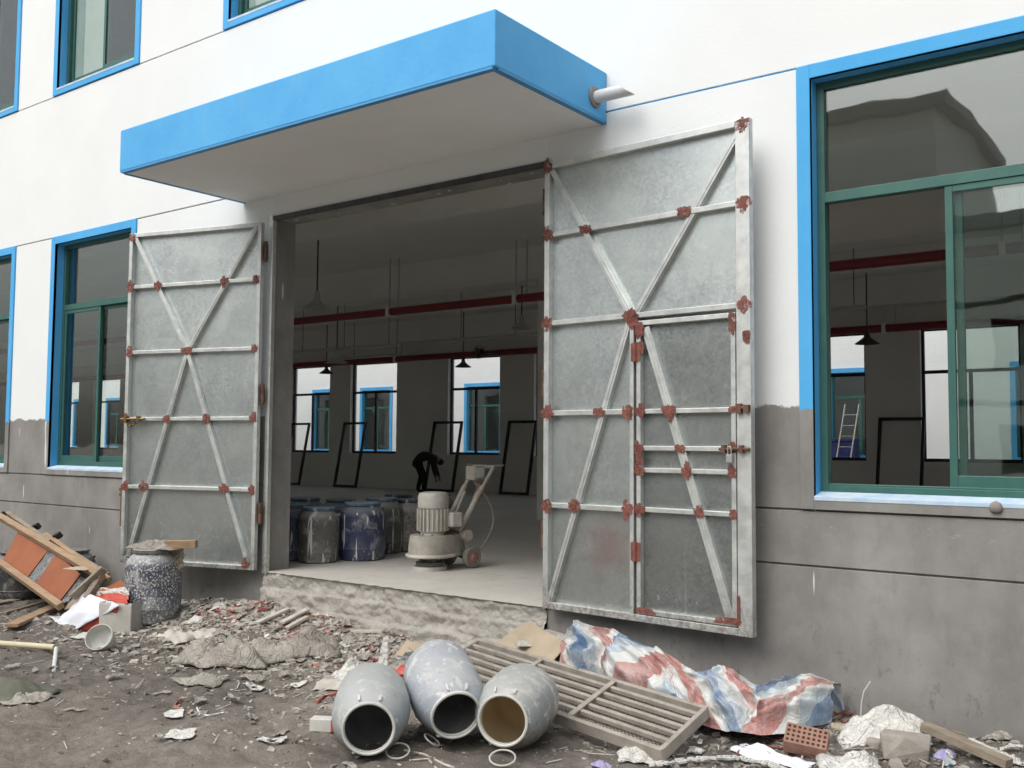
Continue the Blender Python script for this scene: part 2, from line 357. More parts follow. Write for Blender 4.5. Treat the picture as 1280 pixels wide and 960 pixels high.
# tarpaulin stripes across U
a = NT('striped_tarp'); sx = a.n('ShaderNodeSeparateXYZ'); a.l(a.tc.outputs['UV'], sx.inputs[0])
cr = a.n('ShaderNodeValToRGB'); cr.color_ramp.interpolation = 'CONSTANT'
wv = a.math('FRACT', a.math('MULTIPLY', a.math('ADD', sx.outputs[0], a.math('MULTIPLY', sx.outputs[1], .5)), 3.7)); a.l(wv, cr.inputs[0])
RED, WHT, BLU, PAL = (.38, .13, .115), (.58, .60, .59), (.05, .15, .31), (.36, .45, .52)
el = cr.color_ramp.elements; el[0].position = 0; el[0].color = (*RED, 1); el[1].position = .26; el[1].color = (*WHT, 1)
for p, c in ((.40, PAL), (.52, BLU), (.74, PAL), (.86, WHT)):
    e = el.new(p); e.color = (*c, 1)
a.color(a.mix(a.math('MULTIPLY', a.ramp(a.noise(5, 6, .75), .30, .72), .68), cr.outputs[0], (.50, .49, .46)))
f = a.math('ABSOLUTE', a.math('SUBTRACT', a.noise(7, 3, .6, dist=1.5), .5)); a.rough(.45); a.bump(a.ramp(f, 0, .2), .4, .014)
# mud: pale dry crust and darker damp patches (the patch mask is stored on the mesh)
a = NT('mud'); at_ = a.n('ShaderNodeAttribute'); at_.attribute_name = 'damp'
n1 = a.noise(1.1, 7, .7); n2 = a.noise(9, 7, .75); n3 = a.noise(55, 5, .7)
c = a.mix(a.ramp(n1, .32, .68), (.315, .285, .245), (.215, .19, .158))
c = a.mix(a.math('MULTIPLY', a.ramp(n2, .42, .66), .75), c, (.13, .112, .093))
c = a.mix(a.math('MULTIPLY', a.ramp(n3, .58, .72), .5), c, (.43, .40, .355))
dm = a.math('MULTIPLY', at_.outputs['Fac'], a.ramp(a.noise(4, 6, .75), .30, .55))
c = a.mix(dm, c, a.mix(a.ramp(n2, .35, .65), (.085, .074, .063), (.19, .168, .145)))
a.color(c); a.rough(.93); a.bump(a.math('ADD', a.noise(26, 7, .75), a.math('MULTIPLY', n3, .5)), .9, .03)
simple('skin', (.42, .25, .17), (.38, .22, .15), 5, .6)
simple('dark_jacket', (.022, .023, .028), (.032, .033, .038), 8, .85)
simple('dark_trousers', (.018, .018, .02), (.03, .03, .033), 8, .9)
simple('hair_black', (.012, .011, .01), (.02, .018, .016), 20, .6)

# ================================================================ setting: ground
GX = [-14, -11, -9.5, -8.4, -7.1, -5.9, -4.8, -3.2, -2.3, -1.2, 3]
GZ = [-.62, -.56, -.44, -.33, -.38, -.42, -.48, -.53, -.47, -.46, -.46]
def hbase(x, y):
    zf = float(np.interp(x, GX, GZ)); k = min(1, max(0, (-y-.15)/1.3)); k = k*k*(3-2*k)
    return zf*(1-k) + (-.53)*k
def hgt(x, y):
    near = max(0, 1-max(0, abs(x+6)-12)/10)*max(0, 1-max(0, -y-6)/10)
    n = .045*nz(x*1.1, y*1.1, 3) + .028*nz(x*3, y*3, 8) + near*(.020*nz(x*8, y*8, 1) + .012*nz(x*19, y*19, 5))
    n += .05*max(0, nz(x*.9+9, y*1.5, 20))*near
    heap = math.exp(-((y+.35)/.45)**2)*max(0, min(1, (x+9.4)/.5))*max(0, min(1, (-4.9-x)/.5))
    n += near*(.026*nz(x*5, y*5, 77)+.012*abs(nz(x*12, y*12, 78)))
    n += heap*(.0+.05*nz(x*2.1, y*2.6, 31)+.03*nz(x*6, y*6, 32))
    n += .035*near*(abs(nz(x*.35+y*1.3, y*2.4-x*.5, 40))-.18)*min(1, max(0, (-y-1.6)/.6))
    return hbase(x, y)+n
def on_ground(u, v):
    z = -.5
    for _ in range(6):
        p = at(u, v, z=z); z = hgt(p.x, p.y)
    p = at(u, v, z=z); return p
def sp(lo, hi, n): return list(np.linspace(lo, hi, n))
xs = [-400, -200, -100, -60, -40, -30, -24, -20, -17, -15] + sp(-13.5, .6, 480) + [1, 1.5, 2, 3, 4, 6, 9, 14, 20, 30, 50, 100, 200, 400]
ys = [-400, -200, -100, -60, -40, -30, -22, -16, -12, -9, -7.5, -6.5, -6, -5.6, -5.2] + sp(-4.9, .02, 200) + [.25, 1.0, 8, 15.5, 18, 24, 40, 80, 200, 500]
BL = [(-10.5, -.9, 2.4), (-9.3, -1.4, 1.8), (-8.0, -2.0, 1.5), (-6.4, -2.3, .9), (-4.4, -2.3, .7), (-1.2, -.7, .9), (-2.0, -.9, .7), (-3.6, -1.9, .7), (-2.6, -1.3, .8), (-7.0, -1.9, .5)]
gv, gd = [], []
for y in ys:
    for x in xs:
        gv.append((x, y, hgt(x, y) if y < .2 else -.75))
        d = max(max(0, 1-math.hypot(x-bx, y-by)/br) for bx, by, br in BL)
        gd.append(min(1, d*2.2))
nx = len(xs); gf = [(j*nx+i, j*nx+i+1, (j+1)*nx+i+1, (j+1)*nx+i) for j in range(len(ys)-1) for i in range(nx-1)]
me = bpy.data.meshes.new('ground'); me.from_pydata(gv, [], gf); at2 = me.attributes.new('damp', 'FLOAT', 'POINT'); at2.data.foreach_set('value', gd)
for p in me.polygons: p.use_smooth = True
me.materials.append(MT['mud']); g = bpy.data.objects.new('ground', me); COL.objects.link(g); struct(g)

# ================================================================ the factory hall
ZB, ZA, ZM, ZU = .515, .907, 4.11, 6.08
GX0, GX1, GZT = -8.40, -4.79, 3.77
LOW = [(-15.96, -13.96), (-12.98, -10.98), (-2.594, -.594), (.42, 2.42), (3.4, 5.4), (-18.94, -16.94), (6.4, 8.4)] + [(-21.92-3.0*k, -19.92-3.0*k) for k in range(8)]  # windows outside the camera view are added to let light into the hall
UPP = [(-16.06, -14.06), (-13.09, -11.03), (-9.35, -7.35)]
bld = thing('factory_building', 'white rendered factory hall with blue window surrounds and bare cement base', 'building', (-6.6, 0, -.5))
def wall_mesh(x0, x1, z0, z1, ops, y0, y1):
    X = sorted({x0, x1, *[min(max(o[k], x0), x1) for o in ops for k in (0, 1)]}); Z = sorted({z0, z1, *[min(max(o[k], z0), z1) for o in ops for k in (2, 3)]})
    solid = lambda i, j: 0 <= i < len(X)-1 and 0 <= j < len(Z)-1 and not any(o[0] < (X[i]+X[i+1])/2 < o[1] and o[2] < (Z[j]+Z[j+1])/2 < o[3] for o in ops)
    m = MB()
    for i in range(len(X)-1):
        for j in range(len(Z)-1):
            if not solid(i, j): continue
            a, b, c, d = X[i], X[i+1], Z[j], Z[j+1]
            m.quad(V(a, y0, c), V(b, y0, c), V(b, y0, d), V(a, y0, d)); m.quad(V(b, y1, c), V(a, y1, c), V(a, y1, d), V(b, y1, d))
            if not solid(i-1, j): m.quad(V(a, y1, c), V(a, y0, c), V(a, y0, d), V(a, y1, d))
            if not solid(i+1, j): m.quad(V(b, y0, c), V(b, y1, c), V(b, y1, d), V(b, y0, d))
            if not solid(i, j-1): m.quad(V(a, y1, c), V(b, y1, c), V(b, y0, c), V(a, y0, c))
            if not solid(i, j+1): m.quad(V(a, y0, d), V(b, y0, d), V(b, y1, d), V(a, y1, d))
    return m
WX0, WX1, WT = -48.0, 9.6, 10.2
SILL_H, TRIM = .10, .10
ops = [(GX0, GX1, -1.2, GZT)] + [(a+TRIM-.006, b-TRIM+.006, ZA+SILL_H-.02, ZM-TRIM+.006) for a, b in LOW] + [(a+TRIM-.006, b-TRIM+.006, ZU+SILL_H-.02, ZU+3.106) for a, b in UPP]
wall_mesh(WX0, WX1, -1.2, WT, ops, .022, .285).build('wall', 'bare_cement', bld)
G = .007
def panel(x0, x1, z0, z1, mat='white_render'): MB().bx(x0, x1, 0, .0215, z0, z1).build('render_panel', mat, bld, bevel=.004)
for z0, z1 in ((-1.2, ZB-G), (ZB+G, ZA-G)):
    panel(WX0, GX0, z0, z1); panel(GX1, WX1, z0, z1)
def piers(x0, x1, z0, z1, holes):
    c = x0
    for a, b in sorted(holes):
        if b < x0 or a > x1: continue
        if a > c: panel(c, a, z0, z1)
        c = b
    if x1 > c: panel(c, x1, z0, z1)
piers(WX0, GX0, ZA+G, ZM-G, LOW); piers(GX1, WX1, ZA+G, ZM-G, LOW)
panel(GX0+.001, GX1-.001, GZT, ZM-G)
panel(WX0, WX1, ZM+G, ZU-G)
piers(WX0, WX1, ZU+G, WT, UPP)
MB().bx(-4.2, -2.6, .010, .021, ZM-G, ZM+G).build('groove_strip', 'blue_paint', bld)
# gate reveal skins (left jamb, right jamb and lintel are plastered)
MB().bx(GX0-.002, GX0+.012, .002, .30, -.02, GZT-.012).build('jamb', 'bare_cement', bld, bevel=.006)
MB().bx(GX1-.012, GX1+.002, .002, .30, -.02, GZT-.012).build('jamb', 'bare_cement', bld, bevel=.006)
MB().bx(GX0, GX1, .004, .30, GZT-.014, GZT+.002).build('lintel', 'bare_cement', bld, bevel=.004)
# steel angle round the gate opening
MB().bx(GX0-.035, GX0+.02, -.03, -.001, -.02, GZT+.03).build('gate_frame', 'galvanised_rail', bld, bevel=.003)
MB().bx(GX1-.02, GX1+.035, -.03, -.001, .0, GZT+.03).build('gate_frame', 'galvanised_rail', bld, bevel=.003)
MB().bx(GX0+.02, GX1-.02, -.03, -.001, GZT-.035, GZT+.02).build('gate_frame', 'dark_steel', bld, bevel=.003)
def slats(): pass
def window(x0, x1, z0, z1, mode, yfr=.115):
    """surround + sill (blue), green frame with a fixed light above two sliding sashes"""
    t = TRIM; zi0 = z0+SILL_H; zi1 = z1-t
    sr = MB()
    sr.bx(x0, x0+t, -.02, .02, z0+G, z1); sr.bx(x1-t, x1, -.02, .02, z0+G, z1); sr.bx(x0+t, x1-t, -.02, .02, zi1, z1)
    wn = sr.build('window', 'blue_trim', bld, bevel=.004)
    MB().bx(x0+t, x1-t, -.02, .021, z0+G, zi0-.001).build('apron', 'blue_trim', wn, bevel=.003)
    rv = MB(); e = .012
    rv.bx(x0+t-e, x0+t, -.016, .29, zi0, zi1); rv.bx(x1-t, x1-t+e, -.016, .29, zi0, zi1); rv.bx(x0+t, x1-t, -.016, .29, zi1, zi1+e)
    rv.build('reveal', 'blue_paint', wn)
    ss = MB(); ss.hexa([(x0+t, -.024, zi0-.03), (x1-t, -.024, zi0-.03), (x1-t, yfr, zi0-.03), (x0+t, yfr, zi0-.03), (x0+t, -.024, zi0), (x1-t, -.024, zi0), (x1-t, yfr, zi0+.03), (x0+t, yfr, zi0+.03)])
    ss.build('sill', 'pvc_white' if False else 'sill_paint', wn, bevel=.004)
    a, b = x0+t, x1-t; zl = zi0+.028; f = .055; y0, y1 = yfr, yfr+.085; zt = zl+(zi1-zl)*.70
    fr = MB(); fr.bx(a, a+f, y0, y1, zl, zi1); fr.bx(b-f, b, y0, y1, zl, zi1); fr.bx(a+f, b-f, y0, y1, zi1-f, zi1); fr.bx(a+f, b-f, y0, y1, zl, zl+.045)
    fr.bx(a+f, b-f, y0+.001, y0+.012, zl+.045, zl+.06); fr.bx(a+f, b-f, y0+.04, y0+.05, zl+.045, zl+.06)
    fr.build('frame', 'green_frame', wn, bevel=.003)
    MB().bx(a+f, b-f, y0-.004, y1-.01, zt, zt+.075).build('transom', 'green_frame', wn, bevel=.003)
    MB().bx(a+f, b-f, y0+.03, y0+.036, zt+.075, zi1-f).build('pane', 'window_glass', wn)
    mid = (a+b)/2; so_ = .032
    def sash(p, q, yy):
        s = .05; z2, z3 = zl+.05, zt-.002
        k = MB(); k.bx(p, p+s, yy, yy+.03, z2, z3); k.bx(q-s, q, yy, yy+.03, z2, z3); k.bx(p+s, q-s, yy, yy+.03, z2, z2+.085); k.bx(p+s, q-s, yy, yy+.03, z3-.045, z3)
        k.build('sash', 'green_frame', wn, bevel=.003)
        MB().bx(p+s, q-s, yy+.012, yy+.017, z2+.085, z3-.045).build('pane', 'window_glass', wn)
        if z0 > 5 and p < mid-.3: MB().bx(p+s+.01, q-s-.01, yy+.0175, yy+.0185, z2+.095, z3-.055).build('sky_reflection_sheet', 'sky_reflection_white', wn)  # pale sheet stands in for the sky reflected in the left pane
    if mode == 'open':
        sash(mid-so_, b-f, y0+.006); sash(mid+.02, b-f, y0+.044)
    else:
        sash(a+f, mid+so_, y0+.044 if mode == 'shut' else y0+.006); sash(mid-so_, b-f, y0+.006 if mode == 'shut' else y0+.044)
    return wn
simple('sky_reflection_white', (.62, .66, .63), (.55, .58, .56), 3, .5)
simple('sill_paint', (.56, .64, .70), (.36, .52, .68), 5, .7, 0, 40, .3, .004)
for i, (x0, x1) in enumerate(LOW): window(x0, x1, ZA, ZM, 'open' if i == 2 else 'shut2' if i in (0, 1) else 'shut')
for x0, x1 in UPP: window(x0, x1, ZU, ZU+3.2, 'shut')
# blob of mortar on the sill band of the open window
p = at(1245, 635, y=-.03)
MB().lathe([(.001, -.03), (.03, -.025), (.042, 0), (.03, .03), (.001, .045)], 10, p, Matrix.Diagonal((1, .6, 1)).to_3x3()).build('mortar_blob', 'mortar', bld, smooth=True)
# canopy over the gate
CX0, CX1, CY, CZ0, CZ1 = -8.92, -4.21, -1.51, 4.01, 4.44
cn = MB().bx(CX0, CX1, CY, .001, CZ0+.012, CZ1).build('canopy', 'blue_paint', bld, bevel=.012)
MB().bx(CX0+.05, CX1-.05, CY+.05, .001, CZ0, CZ0+.015).build('soffit', 'white_soffit', cn)
drip = MB()
for a, b in (((CX0+.025, CY+.025), (CX1-.025, CY+.025)), ((CX1-.025, CY+.05), (CX1-.025, 0)), ((CX0+.025, CY+.05), (CX0+.025, 0))):
    drip.beam((*a, CZ0+.005), (*b, CZ0+.005), .05, .016)
drip.build('drip_edge', 'dark_blue_reveal', cn)
po = at(743, 122, x=CX1)
M90 = Matrix.Rotation(rad(90), 3, 'Y')
MB().lathe([(.088, -.01), (.086, .018), (.06, .024), (.058, -.01)], 20, po, M90, False).build('mortar_collar', 'mortar', cn, smooth=2)
pp = MB(); n = 20; L0, L1, r0, r1 = -.02, .30, .052, .045
for L, r in ((L0, r0), (L1, r0), (L1, r1), (L0, r1)):
    for k in range(n):
        t = 2*math.pi*k/n; s = 0 if L < 0 else -.07*math.sin(t)
        pp.v.append(po + V(L+s, -r*math.cos(t), r*math.sin(t)))
for i in range(3):
    for k in range(n): pp.f.append((i*n+k, i*n+(k+1) % n, (i+1)*n+(k+1) % n, (i+1)*n+k))
pp.build('drain_pipe', 'pvc_white', cn, smooth=2)
# broken edge of the floor slab under the gate
def slabface(u, v):
    x = GX0-.01+(GX1-GX0+.02)*u; z = .0-.62*v
    lump = .022*nz(x*4, z*9, 2)+.016*nz(x*11, z*15, 4)+.010*nz(x*27, z*27, 7)
    ledge = (-.03 if z < -.16+.05*nz(x*2, 3) else 0)+(-.05 if z < -.33+.06*nz(x*1.6, 8) else 0)
    hole = .06*max(0, nz(x*2.6, z*6, 11)-.25)
    return (x, -.03+ledge+lump*1.2+hole*(1 if v > .03 else 0), z+(.012*nz(x*9, 5) if v < .02 else 0))
MB().grid(slabface, 260, 44).build('broken_slab_edge', 'rough_slab', bld, smooth=True)
MB().grid(lambda u, v: (GX0+.01+(GX1-GX0-.02)*u, -.055+.40*v+.02*nz(u*40, 1)*(1-v), .004+.006*nz(u*40, v*4, 3)), 120, 6).build('threshold', 'hall_floor', bld, smooth=True)
# hall interior
YB = 15.0
MB().bx(WX0, WX1, .284, YB+.3, -.3, .0).build('hall_floor', 'hall_floor', bld)
MB().bx(WX0, WX1, .284, YB+.28, 5.0, 5.25).build('ceiling', 'inner_plaster', bld)
MB().bx(WX0, WX1, .284, .30, -.001, .001).build('threshold_joint', 'hall_floor', bld)
def end_wall(x0, x1):  # the windows in these unseen walls are added to brighten the hall
    m = wall_mesh(.03, YB+.28, -1.2, WT, [(1.2+3.4*k, 3.6+3.4*k, 1.0, 4.1) for k in range(4)], x0, x1)
    m.v = [V(v.y, v.x, v.z) for v in m.v]; ew = m.build('end_wall', 'inner_plaster', bld)
    for k in range(4):
        y0 = 1.2+3.4*k; xm = (x0+x1)/2
        q = MB(); q.bx(xm-.03, xm+.03, y0, y0+.06, 1.0, 4.1); q.bx(xm-.03, xm+.03, y0+2.34, y0+2.4, 1.0, 4.1); q.bx(xm-.03, xm+.03, y0+.06, y0+2.34, 1.0, 1.07); q.bx(xm-.03, xm+.03, y0+.06, y0+2.34, 4.03, 4.1); q.bx(xm-.031, xm+.031, y0+1.17, y0+1.23, 1.07, 4.03)
        q.build('window_frame', 'dark_frame', ew)
        MB().quad(V(xm, y0+.06, 1.07), V(xm, y0+1.17, 1.07), V(xm, y0+1.17, 4.03), V(xm, y0+.06, 4.03)).build('pane', 'clear_glass', ew)
        MB().quad(V(xm, y0+1.23, 1.07), V(xm, y0+2.34, 1.07), V(xm, y0+2.34, 4.03), V(xm, y0+1.23, 4.03)).build('pane', 'clear_glass', ew)
end_wall(WX0-.25, WX0); end_wall(WX1, WX1+.25)
MB().bx(WX0-.3, WX1+.3, -.06, YB+.4, WT, WT+.3).build('roof', 'yard_roof', bld)
MB().bx(WX0, WX1, 6.0, 6.2, 5.25, WT).build('upper_light_block', 'inner_plaster', bld)  # wall added to keep the room behind the upper windows dark
BW = [(-28.6-3.0*k, -26.7-3.0*k) for k in range(6)] + [(4.6, 6.5), (7.2, 9.1)] + [(-25.6, -23.72), (-22.78, -20.78), (-18.74, -16.84), (-15.66, -13.8), (-11.6, -9.6), (-8.65, -6.77), (-5.62, -3.7), (-1.6, .3), (1.4, 3.3)]
BZ0, BZ1 = 1.05, 3.87
wall_mesh(WX0, WX1, -1.2, WT, [(a, b, BZ0, BZ1) for a, b in BW], YB, YB+.28).build('back_wall', 'inner_plaster', bld)
for a, b in BW:
    y = YB+.12; f = .055; k = MB()
    k.bx(a, a+f, y, y+.06, BZ0, BZ1); k.bx(b-f, b, y, y+.06, BZ0, BZ1); k.bx(a+f, b-f, y, y+.06, BZ1-f, BZ1); k.bx(a+f, b-f, y, y+.06, BZ0, BZ0+.07)
    zt = BZ0+1.86; k.bx(a+f, b-f, y-.002, y+.058, zt, zt+.07); k.bx((a+b)/2-.035, (a+b)/2+.035, y-.004, y+.056, BZ0+.07, zt)
    wn = k.build('window', 'dark_frame', bld)
    MB().bx(a+f, b-f, y+.025, y+.031, zt+.07, BZ1-f).build('pane', 'clear_glass', wn)
    MB().bx(a+f, (a+b)/2-.035, y+.025, y+.031, BZ0+.07, zt).build('pane', 'clear_glass', wn)
    MB().bx((a+b)/2+.035, b-f, y+.015, y+.021, BZ0+.07, zt).build('pane', 'clear_glass', wn)
for y0, y1, zb in ((7.75, 8.2, 4.38), (3.6, 3.85, 4.62), (11.6, 11.85, 4.62), (.30, .62, 4.45), (14.6, 14.95, 4.38)):
    MB().bx(WX0, WX1, y0, y1, zb, 5.0).build('ceiling_beam', 'inner_plaster', bld)
c0 = at(669.5, 650, z=0)
for x in (c0.x, c0.x+8.6):
    if True: MB().bx(x, x+.46, 7.752, 8.198, -.001, 4.4).build('column', 'inner_plaster', bld, bevel=.01)
# red fire mains under the beam and along the back wall, with hangers
def main_pipe(y, z, r, hang):
    m = MB().tube([(WX0+.05, y, z), (WX1-.05, y, z)], r, 14).build('fire_main', 'red_pipe', bld, smooth=2)
    for hx in hang:
        for dx in (-.07, .17): MB().tube([(hx+dx, y, z-.09), (hx+dx, y, 5.0)], .017, 8).build('hanger_rod', 'lamp_white', m)
        MB().bx(hx-.10, hx-.02, y-r-.02, y+r+.02, z-r-.02, z+r+.02).build('clamp', 'inner_plaster', m, bevel=.01)
    return m
pn = at(525, 386, y=7.2)
main_pipe(7.2, pn.z, .076, [at(490, 393, y=7.2).x, at(649, 372, y=7.2).x, at(490, 393, y=7.2).x-6, -2.5])
pf = at(525, 447, y=14.7)
main_pipe(14.7, pf.z, .085, [at(497, 449, y=14.7).x, at(1109, 403, y=14.7).x, -12.6])
# long galvanised cable trays and strip lights under the ceiling
for (u0, v0, u1, v1, y) in ((366, 440, 500, 430, 11.0), (430, 449, 500, 441, 12.2), (560, 424, 690, 416, 11.0), (1040, 386, 1082, 382, 11.0)):
    p0, p1 = at(u0, v0, y=y), at(u1, v1, y=y); zz = (p0.z+p1.z)/2
    m = MB().bx(p0.x-1.0 if u0 < 400 else p0.x, p1.x, y-.06, y+.06, zz-.04, zz+.02).build('cable_tray', 'lamp_white', bld, bevel=.005)
    k = p0.x+.4
    while k < p1.x: MB().tube([(k, y, zz), (k, y, 5.0)], .008, 6).build('hanger_rod', 'dark_steel', m); k += 1.6

# ================================================================ building seen through the back windows, and the one across the yard
rb = thing('factory_building', 'white building with blue window surrounds seen through the hall back windows', 'building', (-20, 24, -.75))
RW = [(-38.1-3.4*k, -36.2-3.4*k) for k in range(14)] + [(-34.6, -32.6), (-31.5, -29.55), (-25.55, -23.6), (-22.2, -20.2), (-17.4, -15.4), (-13.9, -11.9), (-10.75, -8.75), (-5.5, -3.5), (-2, 0)]
RZ0, RZ1 = .95, 3.80
wall_mesh(-100, 16, -1.2, 6.0, [(a+.1, b-.1, RZ0+.1, RZ1-.1) for a, b in RW], 24, 24.25).build('wall', 'rear_white', rb)
MB().bx(-100, 16, 24.02, 34, 6.0, 6.3).build('roof', 'yard_roof', rb)
MB().bx(-100, 16, 30, 30.2, -1.2, 6.0).build('inner_wall', 'inner_plaster', rb)
for a, b in RW:
    k = MB(); k.bx(a, a+.14, 23.96, 24.1, RZ0, RZ1); k.bx(b-.14, b, 23.96, 24.1, RZ0, RZ1); k.bx(a+.14, b-.14, 23.96, 24.1, RZ1-.14, RZ1); k.bx(a+.14, b-.14, 23.96, 24.1, RZ0, RZ0+.14)
    wn = k.build('window', 'blue_paint', rb); zt = RZ0+1.9
    k = MB(); k.bx(a+.14, b-.14, 24.1, 24.16, zt, zt+.09); k.bx((a+b)/2-.05, (a+b)/2+.05, 24.1, 24.16, RZ0+.14, zt); k.bx(a+.14, a+.2, 24.1, 24.16, RZ0+.14, RZ1-.14); k.bx(b-.2, b-.14, 24.1, 24.16, RZ0+.14, RZ1-.14)
    k.build('frame', 'green_frame', wn)
    MB().bx(a+.2, b-.2, 24.125, 24.13, zt+.09, RZ1-.14).build('pane', 'window_glass', wn)
    MB().bx(a+.2, (a+b)/2-.05, 24.125, 24.13, RZ0+.14, zt).build('pane', 'window_glass', wn)
    MB().bx((a+b)/2+.05, b-.2, 24.13, 24.135, RZ0+.14, zt).build('pane', 'window_glass', wn)
yb = thing('warehouse', 'long grey concrete warehouse across the yard mirrored in the window glass', 'building', (-6, -25, -.5))
def wh(x0, x1, z1):
    MB().bx(x0, x1, -34, -25, -1.2, z1).build('wall', 'yard_wall', yb)
    MB().bx(x0-.3, x1+.3, -34.3, -24.6, z1, z1+.35).build('roof', 'yard_roof', yb)
    z = 2.6
    while z < z1-1:
        MB().bx(x0, x1, -25.08, -25, z, z+.18).build('string_course', 'inner_plaster', yb); z += 3.1
    x = x0+1.5
    while x < x1-2:
        z = .6
        while z < z1-2.2:
            wn = MB().bx(x, x+1.6, -25.05, -25, z, z+1.5).build('window', 'yard_glass', yb); z += 3.1
        x += 4.2
wh(-40, -7.6, 12.0); wh(-7.6, 30, 8.0)

# ================================================================ gate leaves
RT = [0, .166, .367, .569, .773, 1.0]
def irregular(m, cx, cz, wx, wz, y0, y1, seed):
    rnd = random.Random(seed); n = 22; pts = []
    for k in range(n):
        t = 2*math.pi*k/n; q = rnd.uniform(.74, 1.14)
        c, s = math.cos(t), math.sin(t); sq = 1/max(abs(c), abs(s))**.7
        pts.append((cx+wx*c*q*sq, cz+wz*s*q*sq))
    b = len(m.v); m.v += [V(x, y0, z) for x, z in pts]+[V(x, y1, z) for x, z in pts]
    m.f.append(tuple(range(b, b+n))); m.f.append(tuple(range(b+2*n-1, b+n-1, -1)))
    for k in range(n): m.f.append((b+k, b+(k+1) % n, b+n+(k+1) % n, b+n+k))
    return m
class Leaf:
    """local frame: x from the hinge along the leaf, -y towards the viewer, z up from the leaf's bottom"""
    def __init__(s, name, label, hinge, ang, Wd, H, sx, sheet):
        s.e = thing(name, label, 'gate', hinge, ang, 'gate leaves of the hall'); s.W, s.H, s.sx, s.sheet = Wd, H, sx, sheet; s.n = 0
    def P(s, a, t): return s.sx*a*s.W, s.H*(1-t)
    def rail(s, a, t, b, u, wd=.046, dp=.058, y=-.011, mat='galvanised_rail', name='rail', par=None):
        (x0, z0), (x1, z1) = s.P(a, t), s.P(b, u); m = MB()
        m.beam((x0, y, z0), (x1, y, z1), dp, wd, up=(0, 0, 1) if abs(x1-x0) > .02 else (1, 0, 0)) if abs(x1-x0) > .02 else m.bx(x0-wd/2, x0+wd/2, y-dp/2, y+dp/2, min(z0, z1), max(z0, z1))
        return m.build(name, mat, par or s.e, bevel=.004, world=False)
    def brace(s, a, t, b, u, y=-.008, dp=.048, par=None, wd=.048):
        (x0, z0), (x1, z1) = s.P(a, t), s.P(b, u)
        d = Vector((x1-x0, 0, z1-z0)).normalized(); nrm = Vector((-d.z, 0, d.x))*wd/2; yv = Vector((0, dp/2, 0))
        A, B = V(x0, y, z0), V(x1, y, z1)
        m = MB().hexa([A-nrm-yv, A-nrm+yv, A+nrm+yv, A+nrm-yv, B-nrm-yv, B-nrm+yv, B+nrm+yv, B+nrm-yv])
        m.beam(A-V(0, dp/2+.002, 0), B-V(0, dp/2+.002, 0), .004, wd*.28, up=nrm.normalized())
        return m.build('brace', 'galvanised_rail', par or s.e, bevel=.003, world=False)
    def patch(s, a, t, wx=.06, wz=.045, y=-.0415, par=None):
        x, z = s.P(a, t); s.n += 1; r = random.Random(s.n*13+int(s.W*100)); m = MB(); e_ = s.n*.00013
        irregular(m, x, z, wx*r.uniform(.8, 1.15), wz*r.uniform(.8, 1.1), y-.0015-e_, y+.0025-e_, s.n*7)
        if r.random() < .8 and .5 < wx/wz < 2: irregular(m, x+r.uniform(-.02, .02), z+r.uniform(-.02, .02), wz*r.uniform(.5, .75), wx*r.uniform(.9, 1.3), y-.0022-e_, y+.002-e_, s.n*7+3)
        m.build('primer_patch', 'primer_brushed', par or s.e, world=False, fix=False)
    def panel(s, a, b, t, u, y=.020, par=None):
        (x0, z1), (x1, z0) = s.P(a, t), s.P(b, u); MB().bx(min(x0, x1), max(x0, x1), y-.003, y+.003, z0, z1).build('sheet', s.sheet, par or s.e, world=False)

# left leaf ------------------------------------------------------------------
A0 = V(-8.44, -.10, .02); F0 = V(-10.15, -.58, .02)
angL = math.atan2(-(F0.y-A0.y), -(F0.x-A0.x))
LL = Leaf('gate_leaf', 'splashed galvanised steel gate leaf without wicket, above the speckled drum', A0, angL, (F0-A0).length, 3.69, -1, 'galvanised_splashed')
hw = .022/LL.W
for k in range(5): LL.panel(0.01, .99, RT[k], RT[k+1])
LL.rail(hw, 0, hw, 1, name='stile'); LL.rail(1-hw, 0, 1-hw, 1, name='stile')
for k, t in enumerate(RT): LL.rail(2*hw, t+(.006 if k == 0 else -.006 if k == 5 else 0), 1-2*hw, t+(.006 if k == 0 else -.006 if k == 5 else 0), wd=.046 if k in (0, 5) else .040, dp=.055)
LL.brace(.96, .012, .53, RT[2]); LL.brace(.53, RT[2], .05, .985); LL.brace(.04, .012, .53, RT[2], y=-.0065); LL.brace(.53, RT[2], .95, .985, y=-.0065)
for k in range(5):
    if k: LL.patch(.98, RT[k]); LL.patch(.03, RT[k], .045)
    else: LL.patch(.98, .012)
for s_, t in ((.765, RT[1]), (.26, RT[1]), (.54, RT[2]), (.52, RT[2]), (.67, RT[3]), (.37, RT[3]), (.83, RT[4]), (.225, RT[4]), (.06, .985)): LL.patch(s_, t, .06, .04)
lt = MB().tube([(-LL.W-.03, -.06, LL.H*(1-RT[3])), (-LL.W+.30, -.06, LL.H*(1-RT[3]))], .012, 8)
lt.bx(-LL.W+.02, -LL.W+.06, -.075, -.04, LL.H*(1-RT[3])-.03, LL.H*(1-RT[3])+.03).bx(-LL.W+.2, -LL.W+.24, -.075, -.04, LL.H*(1-RT[3])-.03, LL.H*(1-RT[3])+.03)
lt.build('slide_bolt', 'brass', LL.e, world=False)
lk = MB()
for i in range(6):
    ph = i*math.pi/5; lk.lathe([(.012, -.006), (.018, 0), (.012, .006)], 8, (-LL.W+.05+.026*i, -.062, LL.H*(1-RT[3])-.045-.03*math.sin(ph)), Matrix.Rotation(rad(90*(i % 2)), 3, 'Y'))
lk.build('chain', 'brass', LL.e, world=False)
